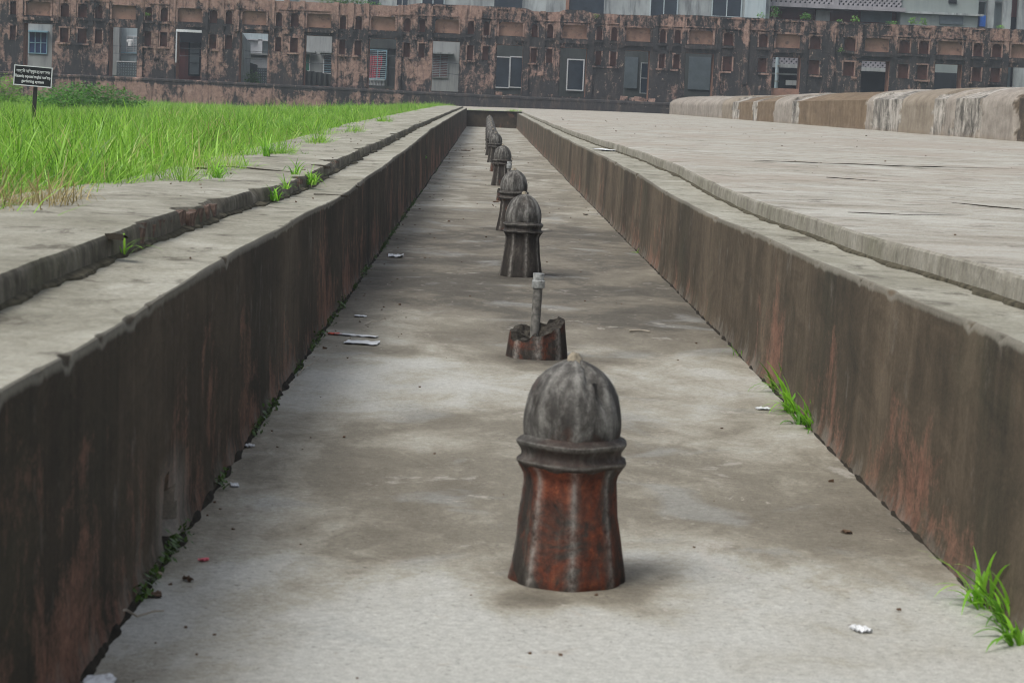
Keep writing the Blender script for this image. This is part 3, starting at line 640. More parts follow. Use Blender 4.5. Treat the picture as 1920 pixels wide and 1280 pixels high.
def bx(par, name, r, y0, y1, mat):
    b = MB(); b.box(r[0], r[1], y0, y1, r[2], r[3]); return b.build(name, mat, par)
X = lambda px, Y=BY: on_y(px, 80, Y).x
# 1 grey house with blue window
h = house('grey_house', 'plain grey rendered house with blue window seen through the leftmost opening', X(-90), X(150), 8.5, M['conc'])
window(h, rect(56, 62, 87, 99), BY, M['teal'], M['blueglass'], 3, 1, .05); bx(h, 'sunshade', rect(54, 58, 91, 61), BY-.35, BY, M['teal']); adopt(h)
# 2 pale blue house with screen balcony
h = house('pale_house', 'pale blue house with barred window and pierced balcony seen through second opening', X(188), X(318), 9.5, M['pale'], 126.0)
window(h, rect(239, 70, 262, 98, 126), 126, M['white'], M['pale'], 2, 0, .05, 9, M['white']); bx(h, 'floor_band', rect(188, 98.5, 300, 100.5, 126), 125.88, 126, M['teal'])
bx(h, 'pillar', rect(210, 40, 224, 140, 125.4), 125.2, 126, M['conc'])
blocks(h, rect(221, 118, 262, 142, 125.0), 124.9, 9, 5, M['door']); bx(h, 'handrail', rect(220, 115.5, 262, 117, 125), 124.8, 125.1, M['white']); adopt(h)
b = MB(); r = rect(239, 74, 248, 88, 125.5)
b.box(r[0]+.04, r[1]-.04, 125.4, 125.46, r[2], r[3], .02); b.box(r[0]-.03, r[1]+.03, 125.41, 125.45, r[3]-.14, r[3]-.02, .03)
tag(b.build('shirt', M['paper']), 'white shirt hung to dry before the pale blue house', 'laundry')
# 3 dark house with slate door
h = house('dark_house', 'dark red-brown house front with slate door in white-edged opening', X(322), X(400), 7.5, M['redbrown'], 121.6, 4)
bx(h, 'lintel', rect(330, 57, 384, 80, 121.5), 121.3, 121.62, M['dark']); o = bx(h, 'door', rect(356, 80, 373, 139, 121.5), 121.52, 121.63, M['door'])
bx(o, 'rail', rect(356, 100, 373, 101, 121.5), 121.49, 121.51, M['dark']); bx(o, 'rail', rect(356, 118, 373, 119, 121.5), 121.49, 121.51, M['dark']); bx(h, 'doorway', rect(353, 77, 380, 142, 121.5), 121.57, 121.61, M['dark']); adopt(h)
for c in h.children:
    for g in c.children: g.location = (0, 0, 0)
o = thing('opening_frame', 'white painted frame edging the opening before the slate door', 'frame', (-15.86, FY, 1.36)); b = MB(); b.box(-.70, -.64, -.05, .1, .9, 2.60, .006); b.build('jamb_strip', M['white'], o); b = MB(); b.box(-.70, .66, -.07, .1, 2.52, 2.66, .01); b.build('head_strip', M['white'], o)
# 4 white house with balconies behind a leaning side wall
h = house('white_house', 'white house with pierced balcony screens behind the slanting dark wall', X(436), X(530), 9.0, M['pale'], 127.0)
blocks(h, rect(466, 79, 484, 98, 126.5), 126.4, 7, 7, M['white']); bx(h, 'column', rect(484, 74, 492, 100, 126.4), 126.2, 127, M['white']); bx(h, 'floor_slab', rect(440, 100, 520, 103, 126), 125.8, 127, M['conc']); bx(h, 'apron', rect(460, 108, 512, 127, 126.2), 126.1, 127, M['white'])
bx(h, 'floor_slab', rect(440, 74, 512, 76, 126), 126.2, 127, M['white']); blocks(h, rect(481, 130, 504, 158, 125.3), 125.3, 6, 6, M['door']); adopt(h)
b = MB(); r1 = [on_y(*p) for p in ((455, 63, 120), (457, 160, 120), (470, 160, 123.4), (470, 84, 123.4))]
b.quad(*r1); q = [(v.x-.25, v.y, v.z) for v in r1]; b.quad(*q[::-1])
for a in range(4): b.quad(q[a], q[(a+1) % 4], r1[(a+1) % 4], r1[a])
b.build('slanting_wall', M['aged']); tag(bpy.data.objects['slanting_wall'], 'dark slanting side wall end behind the fourth opening from the left', 'wall')
b = MB(); r1 = [on_y(*p) for p in ((469, 118, 122), (469, 160, 122), (482, 160, 122), (482, 122, 122))]; q = [(v.x, v.y+.3, v.z) for v in r1]; b.quad(*r1); b.quad(*q[::-1])
for a in range(4): b.quad(q[a], q[(a+1) % 4], r1[(a+1) % 4], r1[a])
tag(b.build('shed_wall', M['dmold_shade']), 'small dark shed wall with sloping top behind the fern', 'wall')
# 5 grey house, two openings
h = house('grey_house', 'grey house with green-paned window, grilled window and red cloth behind two openings', X(540), X(765), 5.6, M['conc'])
window(h, rect(566, 101, 580, 132), BY, M['white'], M['greenglass'], 1, 0, .05); window(h, rect(608, 102, 624, 137), BY, M['white'], M['glass'], 1, 0, .05, 8, M['teal'])
bx(h, 'sunshade', rect(562, 96, 592, 99), BY-.5, BY, M['aged']); bx(h, 'sunshade', rect(600, 97, 628, 100), BY-.5, BY, M['aged']); bx(h, 'upper_wall', rect(688, 70, 745, 91), BY-.5, BY, M['dmold_shade']); bx(h, 'side_wall', rect(728, 85, 745, 165), BY-.3, BY, M['dmold_shade'])
window(h, rect(693, 96, 724, 147), BY-.5, M['teal'], M['glass'], 2, 0, .045, 14, M['pipeblue']); bx(h, 'balcony_rail', rect(688, 148, 722, 151), BY-.8, BY-.5, M['pale'])
for k in range(6):
    b = MB(); p = on_y(692+k*5.4, 157, BY-.65); b.tube([(p.x, p.y, p.z-.17), (p.x, p.y, p.z-.05), (p.x, p.y, p.z+.17)], [.05, .06, .035], 8); b.build('baluster', M['white'], h)
bx(h, 'balcony_base', rect(688, 161, 745, 166), BY-.9, BY-.5, M['dmold_shade']); adopt(h)
b = MB(); r = rect(692, 104, 716, 146, BY-.55); rows = [[(r[0]+(r[1]-r[0])*k/16*(1 if z > .5 else .85), BY-.54+.03*math.sin(k*1.9), r[2]+(r[3]-r[2])*z) for k in range(17)] for z in (0, .3, .6, 1)]; b.grid(rows)
tag(b.build('hanging_cloth', M['cloth']), 'red cloth hanging behind the grilled window', 'cloth')
b = MB(); r = rect(566, 133, 628, 164, 121.5); n = 26
rows = [[(r[0]+(r[1]-r[0])*k/n, 121.5+.04*math.sin(k*1.6), z if z == r[2] else z+.08*fbm(k*.5, 2, 0, 3)-.012*k*.6) for k in range(n+1)] for z in (r[2], r[3])]; b.grid(rows); b.grid([[(x, y+.1, z) for x, y, z in q] for q in rows[::-1]])
tag(b.build('yard_wall', M['dmold_shade']), 'low dark corrugated yard screen below the green-paned window', 'screen')
# 6 long aged concrete apartment block
h = house('apartment_block', 'long streaked grey concrete block rising over the middle of the gallery wall', X(765), X(1440), 10.5, M['aged'])
bx(h, 'lower_wall', rect(770, 72, 905, 176), BY-.6, BY, M['conc']); bx(h, 'lower_wall', rect(905, 60, 1150, 185), BY-.5, BY, M['dmold_shade']); bx(h, 'lower_wall', rect(1150, 60, 1425, 190), BY-.4, BY, M['dmold_shade'])  # dark mouldy render also paints in the shade of the verandah recess
window(h, rect(812, 104, 839, 145), BY-.6, M['conc'], M['brownsh'], 2, 0, .04, 13, M['pale']); bx(h, 'sunshade', rect(808, 99, 850, 102), BY-1.0, BY-.6, M['aged'])
window(h, rect(925, 109, 954, 163), BY-.5, M['white'], M['glass'], 1, 0, .05); window(h, rect(957, 109, 982, 163), BY-.5, M['white'], M['glass'], 1, 0, .05); window(h, rect(1064, 114, 1092, 168), BY-.5, M['white'], M['glass'], 1, 0, .06)
window(h, rect(1201, 120, 1213, 174), BY-.4, M['aged'], M['glass'], 1, 1, .04); bx(h, 'wall_panel', rect(1290, 108, 1330, 168), BY-.5, BY-.4, M['door']); bx(h, 'wall_panel', rect(1170, 108, 1194, 165), BY-.5, BY-.4, M['door'])
for a, c, n_ in ((793, 832, 2), (928, 980, 1), (1068, 1133, 1), (1222, 1270, 2), (1338, 1390, 2), (690, 700, 1)):
    if a > 765: window(h, rect(a, -55, c, 30), BY, M['pale'] if n_ == 2 else M['aged'], M['glass'], n_, 0, .06)
bx(h, 'drain_pipe', rect(1062, -60, 1068, 30), BY-.12, BY-.001, M['jamb']); bx(h, 'edge_pier', rect(1398, -60, 1436, 36), BY-.25, BY-.003, M['pale']); adopt(h)
b_ = house('rear_house', 'pale grey house top with dark window above the gallery wall near the greenery', X(640, 130), X(800, 130), 10.5, M['aged'], 130.0)
window(b_, rect(690, -40, 712, 12, 130), 130, M['conc'], M['glass'], 1, 0, .06); window(b_, rect(745, -40, 765, 10, 130), 130, M['conc'], M['glass'], 2, 0, .06); adopt(b_)
# 7 lattice balcony building
h = house('lattice_building', 'building with long diagonal lattice balcony parapet and dark red front', X(1440), X(1690), 10.5, M['redbrown'], 126.0)
bx(h, 'balcony_slab', rect(1436, 10, 1694, 17.5, 125), 124.6, 126, M['lattice']); bx(h, 'balcony_back', rect(1438, -30, 1692, 12, 125.1), 125.1, 125.2, M['dark']); lattice(h, rect(1440, -28, 1562, 10, 125), 124.95, .27, M['lattice'], .10); lattice(h, rect(1572, -28, 1690, 12, 125), 124.95, .27, M['lattice'], .10)
bx(h, 'pier', rect(1561, -30, 1573, 14, 124.9), 124.8, 125.1, M['lattice']); bx(h, 'shutter', rect(1615, 20, 1672, 42, 125.8), 125.8, 125.9, M['door']); bx(h, 'shutter', rect(1530, 20, 1556, 40, 125.8), 125.8, 125.9, M['conc'])
bx(h, 'lower_slab', rect(1440, 124, 1680, 131, 124.4), 124.1, 125, M['conc']); bx(h, 'shop_front', rect(1440, 131, 1690, 190, 124.9), 124.9, 125.9, M['dark'])
bx(h, 'lower_lattice_back', rect(1440, 108, 1690, 125, 124.8), 124.8, 124.9, M['dark']); lattice(h, rect(1440, 106, 1690, 124, 124.5), 124.4, .27, M['lattice'], .10); bx(h, 'beam', rect(1440, 138, 1520, 141, 124.4), 124.4, 124.7, M['conc']); bx(h, 'counter', rect(1474, 151, 1494, 160, 124.4), 124.3, 124.8, M['conc']); adopt(h)
b = MB(); p = on_y(1458, 108, 121.5); q = on_y(1455, 172, 121.5)
o = thing('drain_pipe', 'pale blue drainpipe with clamps standing in the sill-fronted opening', 'pipe', (q.x, 121.5, q.z-.8)); b.tube([(0, 0, 0), (p.x-q.x, 0, p.z-q.z+1.3)], .10, 12); b.build('tube', M['pipeblue'], o)
for k in range(4): b = MB(); b.tube([(.015*k, 0, .9+k*.42), (.015*k, 0, .98+k*.42)], .125, 12); b.build('clamp', M['pipe_cap'], o)
b = MB(); b.box(15.13, 16.63, FY+.1, FY+.6, 1.3, 2.28, .01); tag(b.build('sill_block', M['jamb']), 'salmon infill block at the foot of the drainpipe opening', 'masonry')
# 8 sheet metal building, 9 pillared building
h = house('metal_clad_building', 'pale green-grey metal clad building right of the lattice balcony', X(1692), X(1838), 10.5, M['sheet'], 125.0)
bx(h, 'floor_band', rect(1690, 24, 1842, 28, 124.9), 124.7, 125, M['aged']); bx(h, 'shutter', rect(1762, 28, 1806, 46, 124.9), 124.9, 125, M['door']); bx(h, 'vent', rect(1779, 0, 1794, 7, 124.9), 124.9, 125, M['dark']); bx(h, 'lower_opening', rect(1740, 138, 1840, 190, 124.9), 124.9, 125, M['dark']); adopt(h)
h = house('pillared_building', 'building with grey pillars and blue and red panels at far right', X(1842, 126), X(2010, 126), 10.5, M['pale'], 126.0)
for a, c in ((1848, 1860), (1877, 1892), (1906, 1935)): bx(h, 'pillar', rect(a, -60, c, 190, 125.2), 125.0, 125.5, M['aged'])
bx(h, 'panel', rect(1836, 30, 1848, 50, 125.5), 125.4, 126, M['blue']); bx(h, 'panel', rect(1890, -20, 1908, 32, 125.6), 125.6, 126, M['redbrown']); bx(h, 'doorway', rect(1888, 32, 1908, 60, 125.7), 125.7, 126, M['dark']); bx(h, 'doorway', rect(1896, 120, 1916, 190, 125.7), 125.7, 126, M['dark'])
bx(h, 'beam', rect(1836, 2, 1880, 5, 125.6), 125.6, 126, M['aged']); adopt(h)
# cables strung behind the gallery
for k, (pts, lab) in enumerate(([[(200, 86), (380, 92), (600, 103), (760, 106), (900, 126)], 'upper thin cable strung behind the gallery openings'], [[(200, 99.5), (420, 108), (600, 119), (760, 128), (900, 146)], 'lower thin cable strung behind the gallery openings'])):
    b = MB(); b.tube([on_y(a, c, 121.0) for a, c in pts], .014, 5); tag(b.build('cable', M['wire']), lab, 'cable')

# ------------------------------------------------------------------ fountains
def lathe(prof, seg=64, facet=0.0, ridge=True, warp=0, seed=0, crack=False):
    b = MB(); rows = []; att = []
    for r, z in prof:
        row = []
        for k in range(seg):
            a = 2*math.pi*k/seg; c = abs(math.cos(4*a))**24; rad = r*(1-facet*(1-abs(math.cos(4*a)))+.012*c*(facet > 0))
            rad *= 1+warp*fbm(math.cos(a)*2+seed, math.sin(a)*2, z*9, 3)
            zz = z+.004*nz(math.cos(a)*2, math.sin(a)*2+seed, z*5)
            if crack:
                da = abs(((a-(-math.pi/2+.55)+math.pi) % (2*math.pi))-math.pi-(.25*(z-.44)/.08 if False else .6*nz(z*22, 3))); 
                if .40 < z < .512: rad -= .013*smooth(.13, .03, da)*smooth(.40, .43, z)
            row.append((rad*math.cos(a), rad*math.sin(a), zz)); att.append(c if ridge else (1.0 if r > .1255 else 0.0))
        rows.append(row)
    b.grid(rows, True); i = len(b.v); n = seg
    b.f.append(tuple(range(n))[::-1]); b.f.append(tuple(i-n+q for q in range(n)))
    return b, att
BASEP = [(.128, -.02), (.1365, .0), (.134, .02), (.128, .055), (.121, .10), (.114, .15), (.110, .20), (.107, .235), (.109, .25), (.115, .262), (.121, .272)]
COLP = [(.108, .262), (.116, .268), (.1225, .275), (.1260, .282), (.1250, .2865), (.1185, .290), (.1150, .295), (.1148, .301), (.1165, .308), (.1215, .315), (.1270, .3225), (.1280, .327), (.1250, .3305), (.1170, .334), (.110, .341)]
DOMP = [(.110, .338), (.1125, .350), (.1135, .368), (.113, .388), (.1095, .410), (.1035, .432), (.0945, .453), (.082, .472), (.066, .488), (.047, .501), (.029, .510), (.015, .515)]
def make_fountain(seed, label, crack=False):
    f = thing('fountain_head', label, 'fountain', (0, 0, 0), 'fountain heads along the channel')
    for nm, pr, mt, fc, wp in (('base', BASEP, 'fbase', .040, .035), ('collar', COLP, 'dome', 0, .035), ('dome', DOMP, 'dome', .016, .035)):
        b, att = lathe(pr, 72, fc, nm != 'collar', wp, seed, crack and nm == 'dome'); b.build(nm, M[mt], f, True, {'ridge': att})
    b = MB(); b.tube([(0, 0, .505), (0, 0, .522), (.002, 0, .531)], [.020, .016, .009], 12); b.build('nozzle', M['nozzle'], f, True)
    return f
def copy_tree(o, label):
    c = o.copy(); COL.objects.link(c); c['label'] = label
    for ch in o.children:
        d = ch.copy(); COL.objects.link(d); d.parent = c
    return c
def make_stump(label):
    f = thing('broken_fountain', label, 'fountain', (0, 0, 0), 'broken fountain stumps along the channel'); seg = 64; b = MB(); out = []; inn = []; low = []; att = []
    for k in range(seg):
        a = 2*math.pi*k/seg; fr = -math.sin(a)      # +1 towards the camera
        h = .126+.040*math.cos(a)-.028*max(0, fr)+.010*nz(math.cos(a)*3, math.sin(a)*3, 4)+.009*nz(a*5, 2)
        if math.cos(a) < -.3 and fr < .35: h += .025
        if fr < -.3 and abs(math.cos(a)) < .5: h -= .012
        h = max(.06, h); out.append((a, h))
    prof = [0, .2, .5, .8, 1]
    rows = []
    for u in prof: rows.append([((.1365-.13*h*u*1.0)*math.cos(a)*(1-.04*(1-abs(math.cos(4*a)))), (.1365-.13*h*u)*math.sin(a)*(1-.04*(1-abs(math.cos(4*a)))), -.01+(h+.01)*u) for a, h in out]); att += [abs(math.cos(4*a))**10 for a, h in out]
    b.grid(rows, True); b.build('base', M['fbase'], f, True, {'ridge': att})
    b = MB(); rows = [[((.1365-.13*h)*math.cos(a)*.995, (.1365-.13*h)*math.sin(a)*.995, h-.001) for a, h in out]]
    for rr0, dz in ((.088, .004), (.075, -.012), (.060, -.022), (.03, -.026), (.004, -.022)):
        rows.append([(rr0*math.cos(a)*(1+.18*nz(a*2, rr0*40)), rr0*math.sin(a)*(1+.18*nz(a*2, rr0*40)), max(.05, h+dz+.012*nz(a*4, rr0*60))) for a, h in out])
    b.grid(rows, True); n_ = len(b.v)
    b.build('broken_core', M['fcore'], f, False, {'ridge': [.35]*n_})
    b = MB(); b.tube([(-.014, .0, .05), (-.010, 0, .18), (-.006, 0, .325)], .0205, 16); p = b.build('pipe', M['pipe'], f, True)
    b = MB(); b.tube([(-.006, 0, .298), (-.006, 0, .302), (-.006, 0, .330), (-.006, 0, .333), (-.006, 0, .362)], [.026, .0285, .0285, .0245, .0245], 18); b.build('coupling', M['pipe_cap'], p, True)
    return f
FLAB = ['nearest domed fountain head, brick red base and cracked grey dome', None, 'dark domed fountain head just behind the nearest broken stump', 'domed fountain head standing directly behind the one behind the stump', None,
        'domed fountain head with a thin bare pipe before its collar', None, 'domed fountain head sixth of the intact ones from the front, dome fully seen']
W_ORD = ['fifth', 'sixth', 'seventh', 'eighth', 'ninth', 'tenth', 'eleventh', 'twelfth', 'thirteenth']
FPX = {0: (1062, 1083), 1: (1006, 667), 2: (976, 517), 3: (960, 433), 5: (940, 348)}
protoA = protoB = stump = None; nth = 0
for k in range(0, 16):
    Y = 5.036+4.74*k
    if k in FPX: p = on_z(*FPX[k], 0); xx, Y = p.x, p.y
    else: xx = {4: .262, 6: .225, 7: .19}.get(k, .150-.0015*(k-8))
    if k in (1, 4, 6):
        lab = {1: 'broken terracotta stump with upright pipe, nearest of its kind', 4: 'broken stump hidden behind domes, only its bare pipe showing, nearer one', 6: 'broken stump hidden behind domes, only its bare pipe showing, farther one'}[k]
        if stump is None: stump = o = make_stump(lab)
        else:
            o = copy_tree(stump, lab)
            for c, s_ in zip(o.children, stump.children):
                for g in s_.children: d = g.copy(); COL.objects.link(d); d.parent = c
        o.location = (xx, Y, floor_z(xx, Y)); o.rotation_euler.z = [0, .3, 0, 0, -.5, 0, 1.2][k]*(k != 1)
        if k == 4: o.scale = (1, 1, 1.18); o.location.x += .02
        for c in o.children: c.color = (.62, 0, 0, 1)
        continue
    nth += 1
    lab = FLAB[k] if k < len(FLAB) else f'{W_ORD[nth-5]} intact domed fountain head from the front in the receding row'
    if k == 0: o = make_fountain(3.0, lab, True)
    elif protoA is None: o = protoA = make_fountain(8.0, lab)
    elif protoB is None: o = protoB = make_fountain(14.0, lab)
    else: o = copy_tree(protoA if k % 2 else protoB, lab)
    o.location = (xx, Y, floor_z(xx, Y)-.002); o.rotation_euler.z = [math.pi/8*0+.05, 0, .22, -.15, 0, .3][k] if k < 6 else random.uniform(0, .7)
    o.rotation_euler.y = random.uniform(-.012, .02); o.rotation_euler.x = random.uniform(-.01, .01); rd = {0: .655, 2: .22, 3: .38, 5: .42}.get(k, random.uniform(.1, .4))
    for c in o.children: c.color = (rd, 0, 0, 1)

# ------------------------------------------------------------------ sign
sp = on_y(58, 143, 27.0); SG = thing('garden_sign', 'black notice board with white border and lettering on a dark post in the grass', 'sign', (sp.x, 27.0, soil_z(sp.x, 27)))
SG.rotation_euler = (0, math.radians(2.6), 0); zc = sp.z-soil_z(sp.x, 27); WW, HH = .232, .122
b = MB(); b.box(-WW, WW, -.012, .012, zc-HH, zc+HH); board = b.build('board', M['black'], SG)
b = MB(); t_ = .011
b.box(-WW, WW, -.019, -.0125, zc+HH-t_, zc+HH); b.box(-WW, WW, -.019, -.0125, zc-HH, zc-HH+t_); b.box(-WW, -WW+t_, -.019, -.0125, zc-HH+t_, zc+HH-t_); b.box(WW-t_, WW, -.019, -.0125, zc-HH+t_, zc+HH-t_); b.build('border', M['white'], board)
b = MB(); b.box(-.022+.03, .022+.03, .0125, .05, -.3, zc+.05); b.build('post', M['post'], SG)
dg = bpy.context.evaluated_depsgraph_get()
for txt, dz, wd, ht in (('স\u09aeপ্রিত আিবষ্কৃত মোঘল বাগান', .053, .41, .060), ('Recently exposed mughal roof top', -.010, .425, .050), ('gardening system', -.068, .27, .048)):
    c = bpy.data.curves.new('lettering', 'FONT'); c.body = txt; c.size = 1; c.extrude = .02; c.offset = .022; c.resolution_u = 3
    t = bpy.data.objects.new('lettering_tmp', c); COL.objects.link(t); bpy.context.view_layer.update()
    me = bpy.data.meshes.new_from_object(t.evaluated_get(bpy.context.evaluated_depsgraph_get())); bpy.data.objects.remove(t)
    V = np.array([v.co[:] for v in me.vertices]) if len(me.vertices) else np.zeros((1, 3))
    x0, x1 = V[:, 0].min(), V[:, 0].max(); z0, z1 = V[:, 1].min(), V[:, 1].max(); sx = wd/max(1e-6, x1-x0); sz = ht/max(1e-6, z1-z0)
    for v in me.vertices: x_, y_, z_ = v.co; v.co = ((x_-(x0+x1)/2)*sx, -.0135-.002-(z_*.05), zc+dz+(y_-(z0+z1)/2)*sz)
    me.materials.clear(); me.materials.append(M['white']); o = bpy.data.objects.new('lettering', me); COL.objects.link(o); o.parent = board

# ------------------------------------------------------------------ grass and plants
def blade(b, p, ang, ln, wd, bend, seg=4, up=1.0):
    p = Vector(p); d = Vector((math.cos(ang), math.sin(ang), 0)); sd = Vector((-math.sin(ang), math.cos(ang), 0)); L = []; th = .12*bend; c = p.copy()
    for k in range(seg+1):
        u = k/seg; ww = wd*(1-u)**.7*(.55+.9*u if u < .35 else 1)*.5+.0003
        L.append((c-sd*ww, c+sd*ww)); th += bend/seg
        c = c+(d*math.sin(th)+Vector((0, 0, up))*math.cos(th))*ln/seg
    i = len(b.v)
    tn = random.random()
    for q in L: b.v += [tuple(q[0]), tuple(q[1])]; b.tone += [tn, tn]
    for k in range(seg): b.f.append((i+2*k, i+2*k+1, i+2*k+3, i+2*k+2))
hid = bpy.data.collections.new('grass_tufts')
def tuft_obj(n, ln, wd, spread, mat, bmax=1.5):
    b = MB()
    for k in range(n):
        r = spread*random.random()**.5; a = random.uniform(0, 6.28)
        blade(b, (r*math.cos(a), r*math.sin(a), -.03), a+random.uniform(-1, 1), ln*random.uniform(.5, 1.15), wd*random.uniform(.7, 1.3), random.uniform(.45, bmax))
    m = bpy.data.meshes.new('tuft'); m.from_pydata(b.v, [], b.f); m.materials.append(mat); m.polygons.foreach_set('use_smooth', [True]*len(m.polygons))
    A = m.attributes.new('tone', 'FLOAT', 'POINT'); A.data.foreach_set('value', b.tone)
    o = bpy.data.objects.new('tuft', m); hid.objects.link(o)
for k in range(6): tuft_obj(24, .24, .006, .11, M['grass'], 2.3)
for k in range(2): tuft_obj(9, .30, .015, .06, M['grass'], 1.9)
for k in range(2): tuft_obj(28, .19, .005, .12, M['grass'], 2.4)
for k in range(3): tuft_obj(10, .36, .0105, .06, M['grass'], 1.9)
tuft_obj(5, .42, .008, .05, M['grass'], 1.2)
tuft_obj(9, .26, .006, .07, M['dry'])
def scatter(name, pts, scales, label, cat, lo=.75, hi=1.25):
    m = bpy.data.meshes.new(name); m.from_pydata(pts, [], []); A = m.attributes.new('sc', 'FLOAT', 'POINT'); A.data.foreach_set('value', scales)
    o = bpy.data.objects.new(name, m); COL.objects.link(o); g = bpy.data.node_groups.new(name+'_nodes', 'GeometryNodeTree')
    g.interface.new_socket('Geometry', in_out='INPUT', socket_type='NodeSocketGeometry'); g.interface.new_socket('Geometry', in_out='OUTPUT', socket_type='NodeSocketGeometry')
    N = g.nodes.new; gi, go = N('NodeGroupInput'), N('NodeGroupOutput'); ip = N('GeometryNodeInstanceOnPoints'); ci = N('GeometryNodeCollectionInfo'); ci.inputs[0].default_value = hid; ci.inputs[1].default_value = True; ci.inputs[2].default_value = True
    rv = N('FunctionNodeRandomValue'); rv.data_type = 'FLOAT_VECTOR'; rv.inputs[0].default_value = (-.5, -.5, 0); rv.inputs[1].default_value = (.5, .5, 6.28); ip.inputs['Pick Instance'].default_value = True
    at = N('GeometryNodeInputNamedAttribute'); at.data_type = 'FLOAT'; at.inputs[0].default_value = 'sc'
    L = g.links.new; L(gi.outputs[0], ip.inputs['Points']); L(ci.outputs[0], ip.inputs['Instance']); L(rv.outputs[0], ip.inputs['Rotation']); L(at.outputs[0], ip.inputs['Scale']); L(ip.outputs[0], go.inputs[0])
    md = o.modifiers.new('scatter', 'NODES'); md.node_group = g; return tag(o, label, cat, None, 'stuff')
pts, sc = [], []
rg = random.Random(3)
while len(pts) < 52000:
    y = 5.5+rg.random()**1.25*111; edge = -1.50+.12*nz(y*.5, 4)+.06*nz(y*1.9, 4)-.12*smooth(.1, .5, nz(y*.23, 8)); wmax = .245*y+2.5; x = edge-rg.random()**1.15*wmax
    if y > 117.1 or x < -34: continue
    g_ = .62+.38*(.5+.5*nz(x*.5, y*.35, 7)); near = smooth(0, .35, edge-x); g_ *= .8+.45*smooth(-.2, .5, nz(x*1.1, y*.8, 17))
    pts.append((x, y, soil_z(x, y)-.01)); sc.append((.55+.45*near)*g_*rg.uniform(.75, 1.2)*(1+.15*smooth(30, 90, y)))
for k in range(3600):    # the field goes on beside the camera
    x = -1.52-rg.random()*4.5; y = rg.uniform(-2.5, 6.2); pts.append((x, y, soil_z(x, y)-.01)); sc.append(rg.uniform(.5, .95)*(.55+.45*smooth(0, .35, -1.5-x)))
for k in range(420):     # beyond the channel's end
    x = rg.uniform(-1.9, 1.35); y = rg.uniform(84.25, 86.5); pts.append((x, y, .585)); sc.append(rg.uniform(.25, .45)*(1.7 if x > .8 else 1))
for k in range(150):     # runners creeping over the slab
    y = rg.choice((10.9, 11.8, 12.6, 15.5, 19, 24, 31))+rg.gauss(0, .35); x = -1.48+abs(rg.gauss(0, .08)); pts.append((x, y, zl(y)+kerb_l(y)-.005)); sc.append(rg.uniform(.25, .6))
for k in range(900):     # rank clumps standing out of the sward
    y = 6.5+rg.random()**1.2*70; x = -1.7-rg.random()*(.24*y); x += .3*nz(x*2, y); y += .3*nz(y*2, x, 3)
    if nz(x*.6, y*.45, 23) > -.05: pts.append((x, y, soil_z(x, y)-.01)); sc.append(rg.uniform(.9, 1.35))
for k in range(110):     # taller growth round the notice board
    x = rg.uniform(-7.2, -4.6); y = rg.uniform(20, 26.6); pts.append((x, y, soil_z(x, y)-.01)); sc.append(rg.uniform(.8, 1.35))
scatter('grass', pts, sc, 'tall bright green grass filling the garden bed', 'grass')

def leafy(name, loc, rx, ry, rz, n, size, mat, label, cat, group=None, stems=5):
    o = thing(name, label, cat, loc, group); b = MB(); rnd = random.Random(hash(label) % 999)
    for k in range(n):
        a, u, r = rnd.uniform(0, 6.28), rnd.random(), rnd.random()**.45; ph = math.acos(1-u); p = Vector((rx*r*math.sin(ph)*math.cos(a), ry*r*math.sin(ph)*math.sin(a), rz*(.12+r*math.cos(ph)*.9)+.08*rz*rnd.random()))
        ax = rnd.uniform(0, 6.28); t = Vector((math.cos(ax), math.sin(ax), rnd.uniform(-.5, .7))).normalized(); s_ = t.cross(Vector((0, 0, 1))).normalized(); L = size*rnd.uniform(.6, 1.3); m0 = p+t*L*.5
        i = len(b.v); b.v += [tuple(p), tuple(m0-s_*L*.28+Vector((0, 0, .03*L))), tuple(p+t*L), tuple(m0+s_*L*.28+Vector((0, 0, .03*L)))]; b.f.append((i, i+1, i+2, i+3))
    b.build('foliage', mat, o); b = MB()
    for k in range(stems):
        a = rnd.uniform(0, 6.28); b.tube([(0, 0, -.05), (rx*.3*math.cos(a), ry*.3*math.sin(a), rz*.4), (rx*.6*math.cos(a), ry*.6*math.sin(a), rz*.8)], [.012, .009, .004], 5)
    b.build('stem', M['twig'], o); return o
def at_field(px, py, Y): p = on_y(px, py, Y); return (p.x, Y, soil_z(p.x, Y)-.02)
leafy('bush', at_field(165, 180, 60), 1.7, 1.4, .72, 4600, .11, M['bush'], 'low leafy green bush in the grass right of the notice board', 'bush')
leafy('bush', at_field(5, 180, 62), .7, .7, .85, 1400, .10, M['sprig'], 'yellow-green bush at the left edge behind the notice board', 'bush')
leafy('bush', at_field(130, 185, 52), .9, .7, .55, 1200, .10, M['bush'], 'small leafy weed clump directly right of the sign post', 'bush')
leafy('fern', (on_y(473, 150, 119.6).x, 119.6, 1.25), .5, .5, .75, 420, .16, M['bush'], 'dark green fern growing in the opening before the small shed', 'plant')
